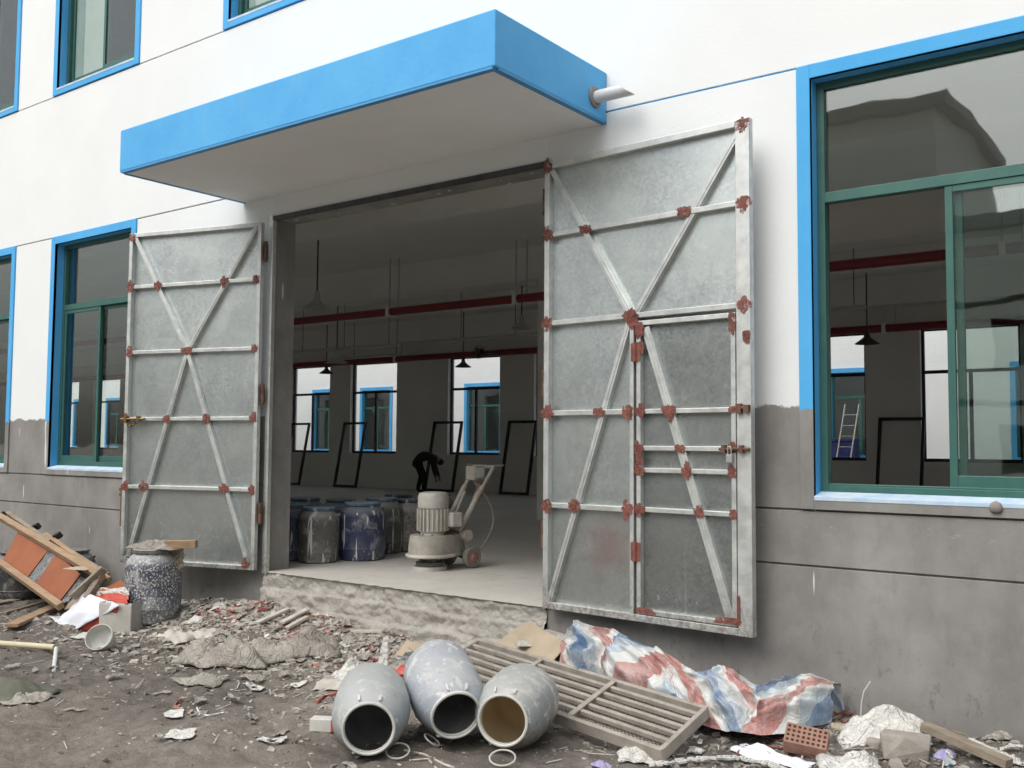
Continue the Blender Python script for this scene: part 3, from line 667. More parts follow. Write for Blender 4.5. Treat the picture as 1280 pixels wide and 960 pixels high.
z_ = LL.H*.215; MB().tube([(-LL.W-.018, -.02, z_-.40), (-LL.W-.018, -.02, z_+.06)], .013, 8).bx(-LL.W-.04, -LL.W, -.04, 0, z_-.06, z_-.03).bx(-LL.W-.04, -LL.W, -.04, 0, z_-.01, z_+.03).build('drop_bolt', 'brass', LL.e, world=False)
# right leaf -----------------------------------------------------------------
A1 = V(-4.735, -.10, .015); F1 = V(-2.85, -.225, .015)
angR = math.atan2(F1.y-A1.y, F1.x-A1.x)
RL = Leaf('gate_leaf', 'galvanised steel gate leaf with a small wicket door and padlock', A1, angR, (F1-A1).length, 3.715, 1, 'galvanised')
hw = .026/RL.W; W0, W1 = .475, .936
for k in range(5):
    if k < 2: RL.panel(.01, .99, RT[k], RT[k+1])
    else: RL.panel(.01, W0, RT[k], RT[k+1])
RL.rail(hw, 0, hw, 1, wd=.052, name='stile'); RL.rail(1-.056/RL.W, 0, 1-.056/RL.W, 1, wd=.112, dp=.062, name='stile')
for k, t in enumerate(RT):
    tt = t+(.007 if k == 0 else -.007 if k == 5 else 0)
    RL.rail(2*hw, tt, 1-.113/RL.W if k in (0, 1, 2, 5) else W0-.018, tt, wd=.054 if k in (0, 5) else .042, dp=.055)
RL.rail(W0-.011, RT[2]+.006, W0-.011, .986, wd=.036, name='stile')
RL.brace(.03, .012, .455, RT[2]); RL.brace(.97, .012, .475, RT[2], y=-.0065); RL.brace(.455, RT[2], .03, .985, y=-.006)
for s_, t in ((.02, .010), (.97, .012), (.02, RT[1]), (.225, RT[1]), (.715, RT[1]), (.975, RT[1]), (.02, RT[2]), (.455, RT[2]), (.47, RT[2]+.008), (.975, RT[2]), (.02, RT[3]), (.30, RT[3]), (.445, RT[3]), (.02, RT[4]), (.17, RT[4]), (.445, RT[4])): RL.patch(s_, t, .062, .045)
# wicket door (a part of the leaf; its pieces are sub-parts)
T0, T1 = RT[2]+.0125, .984; xa, xb = RL.W*(W0+.012), RL.W*W1; za, zb = RL.H*(1-T1), RL.H*(1-T0); s4 = .038
m = MB().bx(xa, xa+s4, -.040, .012, za, zb).bx(xb-s4, xb, -.040, .012, za, zb).bx(xa+s4, xb-s4, -.039, .012, zb-s4, zb).bx(xa+s4, xb-s4, -.039, .012, za, za+s4)
wk = m.build('wicket_door', 'galvanised_rail', RL.e, bevel=.004, world=False)
MB().bx(xa+.004, xb-.004, .012, .018, za+.004, zb-.004).build('sheet', 'galvanised_dark', wk, world=False)
wa, wb = (xa+s4)/RL.W, (xb-s4)/RL.W
WR = [.569, .645, .690, .771]
for t in WR: RL.rail(wa, t, wb, t, wd=.036, dp=.05, y=-.012, par=wk)
RL.brace(wa+.02, T0+.015, wb-.01, T1-.012, y=-.009, dp=.044, par=wk, wd=.070)
bf = lambda t: wa+.02+(wb-.01-wa-.02)*(t-T0-.015)/(T1-.012-T0-.015)
for t in WR: RL.patch(wa-.004, t, .045, .04, par=wk); RL.patch(wb+.006, t, .035, .035, par=wk); RL.patch(bf(t), t, .055, .038, par=wk)
for q in (.02, .055): RL.patch(wa-.002, T0+q, .035, .06, par=wk)
RL.patch(wb+.008, T0+.02, .032, .09, par=wk); RL.patch(wa+.02, T1-.008, .12, .022, par=wk); RL.patch(wb-.02, T1-.01, .10, .025, par=wk); RL.patch(wa-.006, .667, .03, .08, par=wk)
def hinge_at(t):
    z = RL.H*(1-t); MB().lathe([(.016, -.075), (.016, .075)], 10, (xa-.006, -.052, z)).bx(xa-.045, xa+.04, -.049, -.0425, z-.07, z+.07).build('hinge', 'primer_red', wk, world=False)
hinge_at(.445); hinge_at(.858)
zl = RL.H*(1-.645); MB().tube([(xb-.12, -.062, zl), (xb+.12, -.062, zl)], .012, 8).bx(xb-.10, xb-.07, -.075, -.04, zl-.028, zl+.028).bx(xb+.04, xb+.07, -.078, -.045, zl-.028, zl+.028).build('slide_bolt', 'rusty', wk, world=False)
sh = [(xb-.035+.014*math.cos(t_), -.070, zl-.012+.03*math.sin(t_)) for t_ in np.linspace(0, math.pi, 9)]
MB().tube([(sh[0][0], -.07, zl-.045)]+sh+[(sh[-1][0], -.07, zl-.045)], .0045, 8).bx(xb-.058, xb-.012, -.082, -.060, zl-.095, zl-.04).build('padlock', 'silver', wk, bevel=.006, world=False)
zc = RL.H*(1-.566); MB().tube([(xb+.01, -.066, zc), (xb+.12, -.066, zc)], .014, 8).bx(xb+.02, xb+.06, -.082, -.047, zc-.04, zc+.03).bx(xb+.08, xb+.12, -.082, -.047, zc-.03, zc+.02).build('latch', 'rusty', RL.e, world=False)
RL.patch(.985, .43, .03, .05, y=-.044); RL.patch(.945, .95, .012, .10, y=-.0425)
# strap hinges on the jambs (parts of the leaves)
for L, side in ((LL, -1), (RL, 1)):
    for t in (.085, .50, .84):
        z = L.H*(1-t); MB().lathe([(.020, -.11), (.020, -.005), (.017, 0), (.020, .005), (.020, .11)], 10, (-side*.03, .005, z)).bx(-.05, .05, .01, .022, z-.08, z+.08).build('barrel_hinge', 'rusty', L.e, world=False, smooth=2)
MB().bx(GX0+.021, GX0+.055, -.05, -.002, -.02, GZT-.03).build('jamb_post', 'galvanised_rail', bld, bevel=.003)

# ================================================================ things in the hall
def pendant(p, d, mat, label, grp='pendant lamps in the hall'):
    e = thing('pendant_lamp', label, 'lamp', (p.x, p.y, p.z), 0, grp); k = d/.4
    MB().tube([(0, 0, .24*k), (0, 0, 5.0-p.z)], .014, 8).lathe([(.05, 5.0-p.z-.05), (.05, 5.0-p.z)], 12).build('rod', 'dark_steel', e, world=False)
    MB().lathe([(.035*k, .25*k), (.045*k, .16*k), (.05*k, .12*k)], 16).build('socket', mat, e, world=False, smooth=2)
    MB().lathe([(.05*k, .13*k), (.075*k, .10*k), (.195*k, .012*k), (.2*k, 0), (.19*k, .004*k), (.07*k, .09*k), (.01, .11*k)], 24).build('shade', mat, e, world=False, smooth=2)
pendant(at(396, 387, y=4.9), .52, 'lamp_white', 'pale pendant lamp on the longest black rod, left of the near red pipe')
pendant(at(421, 454, y=8.9), .50, 'lamp_white', 'pale pendant lamp hanging below the near red pipe beside dark conical shade')
pendant(at(408, 467, y=12.6), .42, 'lamp_green', 'dark conical pendant lamp before the leftmost back window seen through the gateway')
pendant(at(579, 459, y=12.6), .42, 'lamp_green', 'dark conical pendant lamp before the back window nearest the column')
pendant(at(652, 411, y=9.6), .46, 'lamp_white', 'pale pendant lamp hanging close to the hall column')
pendant(at(1084, 430, y=12.6), .46, 'lamp_green', 'dark conical pendant lamp seen through the open sliding window')
# wall fan above the far pipe
p = at(600, 440, y=14.45); e = thing('wall_fan', 'small round black fan on the far red pipe', 'fan', p)
MB().lathe([(.001, .10), (.08, .09), (.09, 0), (.001, -.02)], 16, M=Matrix.Rotation(rad(90), 3, 'X')).build('motor', 'dark_steel', e, world=False, smooth=2)
k = MB()
for r in (.10, .15, .19): k.tube([(r*math.cos(t), -.06, r*math.sin(t)) for t in np.linspace(0, 2*math.pi, 25)], .006, 6)
k.build('guard', 'dark_steel', e, world=False)
for i in range(3):
    t = i*2.094; MB().hexa([V(.03*math.cos(t), -.05, .03*math.sin(t)), V(.03*math.cos(t+.9), -.03, .03*math.sin(t+.9)), V(.17*math.cos(t+.75), -.02, .17*math.sin(t+.75)), V(.17*math.cos(t), -.05, .17*math.sin(t)), V(.03*math.cos(t), -.045, .03*math.sin(t)), V(.03*math.cos(t+.9), -.025, .03*math.sin(t+.9)), V(.17*math.cos(t+.75), -.015, .17*math.sin(t+.75)), V(.17*math.cos(t), -.045, .17*math.sin(t))]).build('blade', 'dark_frame', e, world=False)
MB().bx(.18, .55, -.02, .10, -.05, .0).bx(-.03, .03, .05, .28, -.03, .03).build('bracket', 'dark_steel', e, world=False)
# window frames leaning on the back wall
def leaning(u0, u1, vb, vt, label):
    y0, y1 = 14.2, 14.93; a = at((u0+u1)/2, vb, z=0)
    y0 = 14.52; pl, pr = at(u0, vb, y=y0), at(u1, vb, y=y0); top = at((u0+u1)/2, vt, y=y1)
    x0, x1 = pl.x, pr.x; zt = top.z; dx = 0.0
    e = thing('window_frame', label, 'frame', ((x0+x1)/2, y0, 0), 0, 'dark frames leaning on the back wall')
    wdt = x1-x0; T = V(dx, y1-y0, zt)
    for s_ in (-1, 1): MB().beam(V(s_*(wdt/2-.03), 0, .0), V(s_*(wdt/2-.03), 0, 0)+T, .06, .07, up=(0, 1, 0)).build('stile', 'dark_frame', e, world=False)
    for q in (.985, .02): MB().beam(V(-wdt/2+.06, 0, 0)+T*q, V(wdt/2-.06, 0, 0)+T*q, .07, .07).build('rail', 'dark_frame', e, world=False)
leaning(352, 374, 606, 529, 'dark frame leaning on back wall by the gate jamb, below the leftmost window')
leaning(417, 445, 607, 528, 'dark frame leaning between the two leftmost back windows')
leaning(530, 566, 609, 527, 'dark frame leaning on the wall behind the bending worker')
leaning(624, 660, 611, 526, 'dark frame leaning on the back wall beside the column')
leaning(1093, 1152, 625, 522, 'dark frame leaning inside, seen through the open sliding window')
# drums -----------------------------------------------------------------------
def drum(p, r, h, mat, lidmat, label, name='plastic_drum', lid=True, group='upright paint drums', rz=0):
    e = thing(name, label, 'drum', p, rz, group)
    pr = [(.001, .004), (r*.82, 0), (r*.93, .015), (r*.985, h*.10), (r*.985, h*.185), (r*1.005, h*.195), (r*1.005, h*.21), (r*.99, h*.22), (r, h*.5), (r, h*.74), (r*.99, h*.77), (r*.93, h*.83), (r*.82, h*.89), (r*.72, h*.925), (r*.70, h*.94), (r*.70, h*.965), (r*.001, h*.966)]
    o = MB().lathe(pr, 32).build('body', mat, e, world=False, smooth=2)
    if lid: MB().lathe([(r*.74, h*.945), (r*.77, h*.95), (r*.77, h*.99), (r*.74, h), (r*.60, h*1.0), (r*.58, h*.99), (.001, h*.988)], 28).build('lid', lidmat, e, world=False, smooth=2)
    for s_ in (-1, 1):
        hp = [(s_*r*.98, -.05, h*.84), (s_*r*1.03, -.045, h*.875), (s_*r*1.03, .045, h*.875), (s_*r*.98, .05, h*.84)]
        MB().tube(hp, .011, 7).build('handle', mat, e, world=False, smooth=2)
    return e
def fl(u, v, dy=0): p = at(u, v, z=0); return V(p.x, p.y, 0)
def drum_px(u, vb, wpx, hpx, mat, lid, label, rz=0):
    p = fl(u, vb); w_ = (p-CAM).dot(FWD); r = wpx*w_/F_PX/2; dirc = Vector((p.x-CAM.x, p.y-CAM.y, 0)).normalized()
    return drum(p+dirc*r*.9, r, hpx*w_/F_PX*.98, mat, lid, label, rz=rz)
drum_px(397, 705, 53, 71, 'drum_grey', 'drum_blue_pale', 'taped dark grey drum with white runs, closest to the gate jamb', .4)
drum_px(452, 702, 60, 74, 'drum_blue', 'drum_blue_pale', 'deep blue drum streaked with white runs beside the grey drum', 1.2)
drum_px(476, 693, 54, 71, 'drum_grey', 'drum_blue_pale', 'dusty blue-grey drum half hidden behind the streaked blue drum', 2)
drum_px(513, 690, 54, 66, 'drum_dusty', 'drum_blue', 'speckled dusty grey drum beside the floor grinder', .3)
drum_px(364, 702, 46, 72, 'drum_blue', 'drum_blue_pale', 'blue drum half hidden behind the gate jamb', .1)
drum_px(380, 688, 50, 66, 'drum_blue_pale', 'drum_blue_pale', 'pale blue drum behind the taped grey drum', .9)
drum_px(425, 688, 50, 64, 'drum_blue_pale', 'drum_blue_pale', 'pale blue drum standing behind the grey and blue drums', 1.6)
drum_px(498, 674, 48, 56, 'drum_blue', 'drum_blue', 'blue drum with bright lid behind the speckled dusty drum', .2)
drum_px(545, 668, 48, 50, 'drum_dusty', 'drum_dusty', 'dusty grey drum seen just behind the grinder motor', 2.2)
# scrap on the blue drum lid
p = at(455, 622, y=2.0)
# floor grinder ------------------------------------------------------------------
gp = fl(590, 706); gdir = (fl(537, 712)-fl(594, 706)); gang = math.atan2(gdir.y, gdir.x)
G0 = fl(537, 712); e = thing('floor_grinder', 'dusty floor grinder with upright motor on the hall floor', 'floor grinder', (G0.x, G0.y, 0), gang)
# local: +x to the front (picture left), wheels at -x
MB().lathe([(.001, .0), (.185, 0), (.19, .012), (.185, .04), (.13, .045), (.12, .06), (.001, .06)], 28).build('grinding_disc', 'machine_pale', e, world=False, smooth=2)
MB().lathe([(.15, .055), (.15, .085), (.10, .09), (.10, .14), (.001, .14)], 20).build('disc_carrier', 'machine_dark', e, world=False, smooth=2)
for k in range(5): MB().bx(-.012, .012, -.012, .012, .04, .15).build('guide_pin', 'machine_dark', e, world=False).location = (.12*math.cos(k*1.26), .12*math.sin(k*1.26), 0)
hs_ = MB(); N = 32
def housing(t, sc_, z):
    c, s_ = math.cos(t), math.sin(t); x = (.245 if c > 0 else .50)*c; return V(x*sc_, .24*s_*sc_*(1 if c > 0 else 1-.25*(-c)), z)
rings = [(1.0, .145), (1.0, .175), (.965, .18), (.955, .24), (.90, .36), (.86, .375)]
for s_, z in rings:
    for k in range(N): hs_.v.append(housing(2*math.pi*k/N, s_, z))
for i in range(len(rings)-1):
    for k in range(N): hs_.f.append((i*N+k, i*N+(k+1) % N, (i+1)*N+(k+1) % N, (i+1)*N+k))
hs_.f.append(tuple(range(N))[::-1]); hs_.f.append(tuple((len(rings)-1)*N+k for k in range(N)))
hs_.build('housing', 'machine_dusty', e, world=False, smooth=2)
MB().tube([V(1.02*v_.x, 1.02*v_.y, .158) for v_ in [housing(t, 1, 0) for t in np.linspace(-1.9, 1.9, 24)]], .018, 8).build('bumper', 'machine_pale', e, world=False, smooth=2)
mo = MB().lathe([(.135, .37), (.135, .40), (.148, .41), (.148, .66), (.165, .665), (.168, .70), (.168, .79), (.15, .825), (.10, .835), (.001, .838)], 28, (-.04, 0, 0)).build('motor', 'machine_pale', e, world=False, smooth=2)
for k in range(22):
    t = 2*math.pi*k/22; c, s_ = math.cos(t), math.sin(t)
    MB().beam((-.04+.165*c, .165*s_, .42), (-.04+.165*c, .165*s_, .655), .014, .026, up=(c, s_, 0)).build('cooling_fin', 'machine_pale', mo, world=False)
MB().bx(-.27, -.12, .11, .23, .46, .62).build('terminal_box', 'machine_pale', mo, bevel=.02, world=False)
for k_ in range(10): MB().lathe([(.011, 0), (.011, .014), (.001, .015)], 6, (-.12+.22*math.cos(k_*.628), .19*math.sin(k_*.628), .372)).build('bolt', 'machine_dark', e, world=False)
MB().bx(-.33, -.05, -.12, .12, .37, .41).build('mount_plate', 'rusty', e, bevel=.008, world=False)
MB().lathe([(.06, -.05), (.065, 0), (.06, .05)], 16, (-.37, .17, .36), Matrix.Rotation(rad(90), 3, 'X')).build('gear_knob', 'machine_dusty', e, world=False, smooth=2)
for s_ in (-1, 1):
    wh_ = MB().lathe([(.06, -.03), (.105, -.035), (.12, -.02), (.12, .02), (.105, .035), (.06, .03)], 26, (-.43, s_*.20, .12), Matrix.Rotation(rad(90), 3, 'X')).build('wheel', 'rubber_dusty', e, world=False, smooth=2)
    MB().lathe([(.001, -.05), (.03, -.05), (.04, -.036), (.07, -.032), (.07, .032), (.04, .036), (.03, .05), (.001, .05)], 20, (-.43, s_*.20, .12), Matrix.Rotation(rad(90), 3, 'X')).build('rim', 'hub_red', wh_, world=False, smooth=2)
MB().tube([(-.43, -.2, .12), (-.43, .2, .12)], .016, 8).build('axle', 'machine_dark', e, world=False)
for s_ in (-1, 1):
    MB().tube([(-.30, s_*.13, .40), (-.62, s_*.15, .88)], .030, 10).tube([(-.46, s_*.14, .64), (-.78, s_*.16, 1.10)], .022, 10).build('handle_tube', 'machine_dusty', e, world=False, smooth=2)
    MB().tube([(-.34, s_*.11, .36), (-.58, s_*.10, .82)], .016, 8).build('strut', 'machine_dusty', e, world=False, smooth=2)
    MB().tube([(-.78, s_*.10, 1.10), (-.80, s_*.30, 1.12)], .017, 8).build('grip', 'machine_dark', e, world=False, smooth=2)
MB().tube([(-.78, -.18, 1.10), (-.78, .18, 1.10)], .02, 8).build('handlebar', 'machine_dusty', e, world=False)
MB().bx(-.72, -.57, -.085, .085, .95, 1.11).build('switch_box', 'machine_dusty', e, bevel=.012, world=False)
MB().bx(-.70, -.59, .084, .092, .98, 1.09).build('label_plate', 'lamp_white', e, world=False)
cp = []
for t in np.linspace(0, 1, 26): cp.append(V(-.66-.36*math.sin(math.pi*t*.9)+.10*t, .02-.12*t, .88-.85*t**1.1))
MB().tube([V(-.62, 0, .95)]+cp[1:]+[V(-.50, -.10, .10)], .012, 7).build('power_cable', 'machine_dusty', e, world=False, smooth=2)
MB().tube([V(-.70, .02, .92), V(-.73, .02, .8), V(-.70, 0, .72), V(-.66, .02, .83), V(-.69, .03, .93)], .02, 8).build('cable_loop', 'hub_red', e, world=False, smooth=2)
# bending worker -----------------------------------------------------------------
P0 = fl(527, 617); ang = math.atan2(RGT.y, RGT.x)
e = thing('person', 'worker in dark clothes bending over near the back wall', 'person', P0, ang)
J = {'pel': (-.16, 0, .92), 'spine': (.02, 0, 1.04), 'chest': (.24, 0, 1.05), 'neck': (.38, 0, .99), 'head': (.46, 0, .90), 'crown': (.53, 0, .82),
     'hl': (-.15, .09, .88), 'kl': (-.02, .11, .48), 'al': (-.13, .12, .09), 'tl': (.06, .13, .035), 'hr': (-.15, -.09, .88), 'kr': (.10, -.12, .47), 'ar': (.06, -.13, .09), 'tr': (.25, -.13, .035),
     'sl': (.29, .17, 1.0), 'el': (.35, .20, .73), 'wl': (.44, .16, .50), 'fl': (.47, .14, .41), 'sr': (.29, -.17, 1.0), 'er': (.32, -.20, .72), 'wr': (.38, -.16, .48), 'fr': (.40, -.14, .39)}
RR = {'pel': .15, 'spine': .145, 'chest': .16, 'neck': .06, 'head': .085, 'crown': .075, 'hl': .10, 'kl': .065, 'al': .05, 'tl': .04, 'hr': .10, 'kr': .065, 'ar': .05, 'tr': .04, 'sl': .07, 'el': .05, 'wl': .035, 'fl': .03, 'sr': .07, 'er': .05, 'wr': .035, 'fr': .03}
ED = [('pel', 'spine'), ('spine', 'chest'), ('chest', 'neck'), ('neck', 'head'), ('head', 'crown'), ('pel', 'hl'), ('hl', 'kl'), ('kl', 'al'), ('al', 'tl'), ('pel', 'hr'), ('hr', 'kr'), ('kr', 'ar'), ('ar', 'tr'), ('chest', 'sl'), ('sl', 'el'), ('el', 'wl'), ('wl', 'fl'), ('chest', 'sr'), ('sr', 'er'), ('er', 'wr'), ('wr', 'fr')]
ks = list(J); me = bpy.data.meshes.new('body'); me.from_pydata([J[k] for k in ks], [(ks.index(a), ks.index(b)) for a, b in ED], [])
bo = bpy.data.objects.new('body', me); COL.objects.link(bo); bo.parent = e
sk = bo.modifiers.new('skin', 'SKIN'); sk.use_smooth_shade = True
for i, k in enumerate(ks): me.skin_vertices[0].data[i].radius = (RR[k]*1.18, RR[k]*1.18); me.skin_vertices[0].data[i].use_root = (k == 'pel')
bo.modifiers.new('sub', 'SUBSURF').render_levels = 2
a = NT('worker_clothes'); q = a.seplocal()
c = a.mix(a.ramp(q[2], .86, .90), (.018, .018, .021), (.024, .026, .032))
armless = a.math('MULTIPLY', a.ramp(q[2], .50, .47), a.ramp(q[0], .355, .36)); c = a.mix(armless, c, (.36, .21, .14))
face = a.math('MULTIPLY', a.ramp(q[0], .415, .42), a.ramp(q[2], .70, .72)); c = a.mix(face, c, (.36, .21, .14))
a.color(c); a.rough(.85); me.materials.append(a.m)
MB().lathe([(.001, .105), (.06, .09), (.095, .04), (.10, -.01), (.09, -.03)], 16, (.50, 0, .87), Matrix.Rotation(rad(120), 3, 'Y')).build('hair', 'hair_black', e, world=False, smooth=True)
for s_ in (-1, 1):
    for q_ in range(5):
        wx, wy, wz = (J['fl'] if s_ > 0 else J['fr']); MB().tube([(wx-.01+.012*q_-.02, wy, wz), (wx+.014*q_-.025, wy+.005*s_, wz-.05), (wx+.014*q_-.015, wy, wz-.085+.01*abs(q_-2))], [.009, .008, .006], 6).build('finger', 'skin', e, world=False, smooth=2)
# ladder and blue crates behind the hall
pL = at(1046, 575, y=22.6); pT = at(1060, 470, y=23.9)
e = thing('ladder', 'thin steel ladder leaning behind the hall, seen through two windows', 'ladder', (pL.x, pL.y, -.6))
for k, dx in enumerate((0, .42)): MB().beam((dx-.28, 0, 0), (dx-.06, 1.0, 3.25), .035, .025).build('stile', 'grate_steel', e, world=False)
for k in range(9):
    q = (k+1)/10; MB().tube([(-.28+.22*q, 1.0*q, 3.25*q), (.14+.22*q, 1.0*q, 3.25*q)], .010, 6).build('rung', 'grate_steel', e, world=False)
for i in range(4):
    e = tag(MB().bx(-.35, .35, -.25, .25, 0, .55).bx(-.38, .38, -.28, .28, .50, .58).bx(-.38, .38, -.28, .28, .0, .05).build('crate', 'crate_blue', bevel=.01), ['lowest', 'second lowest', 'second highest', 'topmost'][i]+' dark blue crate stacked behind the hall ladder', 'crate', 'blue crates behind the ladder')
    e.location = (pL.x-.1, 23.6, -.72+.58*i+.0)

# ================================================================ things outside the gate
# speckled drum against the left leaf
def gr(u, v): return on_ground(u, v)
p = gr(190, 786); w_ = (p-CAM).dot(FWD); r = 70*w_/F_PX/2
dp = p+Vector((p.x-CAM.x, p.y-CAM.y, 0)).normalized()*r*.85; dp.z = hgt(dp.x, dp.y)-.01
DR = drum(dp, r, 93*w_/F_PX*1.0, 'drum_speckled', 'drum_grey', 'speckled black drum standing outside against the splashed gate leaf', rz=.6, group='upright paint drums')
# scrap lying on the drum lid: foam sheet and a timber offcut
def crumple(name, mat, label, cat, c, sx, sy, amp, n=22, seed=0, rz=0, tilt=(0, 0), drape=True, curl=0, thick=.004, shape=None, group=None, fold=1.0, base=None, uv=False, smooth=True):
    c = Vector(c); R = Matrix.Rotation(rz, 3, 'Z'); so_ = seed*13.7
    def fn(u, v):
        x, y = (u-.5)*sx, (v-.5)*sy
        if shape:
            t = math.atan2(y, x); k = shape(t); x *= k; y *= k
        x += .10*sx*nz(v*3, so_, 1)*(.4+abs(u-.5)); y += .10*sy*nz(u*3, so_, 4)*(.4+abs(v-.5))
        q = R @ V(x, y, 0); X, Y = c.x+q.x, c.y+q.y
        rdg = 1-math.sqrt(nz(u*2.3*fold+so_, v*2.3*fold, 2)**2+.006)*2.2; rdg2 = nz(u*5*fold+so_, v*5*fold, 5)
        z = amp*(.6*max(0, rdg)+.35*rdg2*.6+.10*nz(u*11, v*11, so_)+.08)*(1-.94*(max(abs(u-.5), abs(v-.5))*2)**3) + curl*((u-.5)**2*4)+tilt[0]*x+tilt[1]*y
        zb = (hgt(X, Y) if drape else c.z) if base is None else base(X, Y)
        return (X, Y, zb+.012+z)
    ob = MB().grid(fn, n, n, uv).build(name, mat, smooth=smooth, thick=thick)
    tag(ob, label, cat, group); return ob
dt = V(dp.x, dp.y, dp.z+93*w_/F_PX)
crumple('foam_sheet', 'sack_dusty', 'crumpled beige foam sheet piled on the speckled drum lid', 'foam sheet', (dt.x+.02, dt.y+.05, dt.z-.012), .55, .40, .13, seed=3, rz=.4, drape=False)
tag(MB().beam((dt.x+.16, dt.y+.02, dt.z+.04), (dt.x+.40, dt.y+.22, dt.z+.05), .10, .08).build('wood_offcut', 'wood', bevel=.005), 'short timber offcut sticking out over the speckled drum lid', 'wood')
tag(MB().grid(lambda u, v: (dt.x+.20+.10*u+.05*nz(v*5, u*3), dt.y+.05+.09*u+.04*nz(v*4, 2), dt.z+.03-(.22+.16*abs(nz(u*9, 4)))*v), 14, 14).build('torn_sacking', 'wood_grey', smooth=True, thick=.006), 'torn sacking hanging down beside the speckled drum', 'sack')
tag(MB().bx(dt.x-.14, dt.x+.13, dt.y-.13, dt.y+.12, dt.z-.003, dt.z+.012).build('board_offcut', 'wood_grey', bevel=.003), 'thin grey board lying flat on the speckled drum', 'board')
# black drums behind the broken cabinet
for (u, vb, wpx, hpx, lab) in ((24, 752, 62, 60, 'black drum behind the broken cabinet, nearer the wall panel joint'), (86, 752, 60, 66, 'white-flecked black drum behind the cabinet corner')):
    p = gr(u, vb); w2 = (p-CAM).dot(FWD); r = wpx*w2/F_PX/2; q = V(p.x, p.y, 0)+Vector((p.x-CAM.x, p.y-CAM.y, 0)).normalized()*r; q.y = min(q.y, -r-.06); q.z = hgt(q.x, q.y)-.01
    drum(q, r, hpx*w2/F_PX, 'drum_black', 'drum_black', lab, rz=.5)
# broken cabinet of timber rails and orange plywood, tipped over
def cabpt(u, v):  # pixels on a plane leaning back to the wall
    k = (v-640)/(760-640); return at(u, v, y=-.75-.62*max(-.2, min(1.2, k)))
e0 = gr(75, 762); e = thing('broken_cabinet', 'broken timber cabinet with orange plywood panels tipped against the wall', 'cabinet', (e0.x, e0.y, e0.z))
def board(u0, v0, u1, v1, wd, th, mat, name='rail', off=0.0):
    a, b = cabpt(u0, v0), cabpt(u1, v1); nrm = (cabpt(50, 640)-cabpt(50, 760)).cross(RGT).normalized()
    sh_ = nrm*off; MB().beam(a+sh_, b+sh_, wd, th, up=(nrm.cross((b-a).normalized()))).build(name, mat, e, bevel=.005)
board(-10, 640, 128, 722, .07, .07, 'wood'); board(8, 636, 60, 672, .05, .05, 'wood_grey', off=.07)
board(-10, 696, 76, 758, .07, .07, 'wood'); board(54, 660, 134, 716, .05, .05, 'wood', off=.10); board(60, 666, 128, 708, .04, .10, 'wood_grey', off=.14)
board(128, 718, 108, 748, .07, .06, 'wood_grey'); board(132, 716, 92, 752, .09, .04, 'wood_grey', off=-.06)
def sheet(pts, mat, name='panel', off=0.02):
    nrm = (cabpt(50, 640)-cabpt(50, 760)).cross(RGT).normalized(); q = [cabpt(*p_)+nrm*off for p_ in pts]; q2 = [p_+nrm*.012 for p_ in q]
    MB().hexa(q+q2).build(name, mat, e, bevel=.002)
sheet([(2, 700), (32, 722), (62, 682), (26, 655)], 'ply_orange'); sheet([(42, 730), (72, 752), (100, 716), (70, 690)], 'ply_orange')
sheet([(32, 722), (42, 730), (70, 690), (62, 682)], 'foil', 'foil_strip', .035); sheet([(72, 752), (84, 748), (110, 722), (98, 716)], 'foil', 'foil_strip', .04)
sheet([(78, 757), (100, 751), (118, 724), (96, 730)], 'wood_grey', 'side_panel', .06)
for u, v in ((43, 650), (70, 661), (0, 636)): board(u-4, v+2, u+3, v-1, .07, .05, 'dark_frame', 'bracket', .10)
board(134, 722, 152, 738, .02, .24, 'ply_orange', 'side_panel', .12)
crumple('foam_scrap', 'cardboard', 'pale splintered board end on the cabinet corner', 'scrap', cabpt(108, 712)-V(0, .08, 0), .30, .14, .04, 12, 5, .4, drape=False)
# planks and sticks at left
def plank(u0, v0, u1, v1, wd, th, mat, label, lift=.02, cat='plank'):
    a, b = gr(u0, v0), gr(u1, v1); a.z = hgt(a.x, a.y)+lift; b.z = hgt(b.x, b.y)+lift
    return tag(MB().beam(a, b, wd, th).build('plank', mat, bevel=.004), label, cat)
plank(14, 788, 98, 752, .13, .035, 'wood', 'pale timber plank lying below the broken cabinet', .06)
plank(6, 768, 58, 755, .03, .025, 'wood_grey', 'thin grey stick on dark mud by the cabinet', .03, 'stick')
plank(-6, 757, 20, 752, .14, .02, 'wood_grey', 'short weathered board half under the cabinet rail', .02)
tag(MB().tube([gr(-30, 809)+V(0, 0, .05), gr(68, 817)+V(0, 0, .055)], .026, 14).build('plastic_pipe', 'pvc_yellow', smooth=2), 'cream plastic pipe lying across the mud', 'pipe')
a, b = gr(67, 840), gr(70, 818)+V(0, 0, .05)
tag(MB().tube([a+(b-a)*t for t in np.linspace(0, 1, 12)], [.016+.004*(i % 2) for i in range(12)], 10).build('corrugated_hose', 'pvc_white', smooth=2), 'short ribbed white hose stub below the cream pipe end', 'hose')
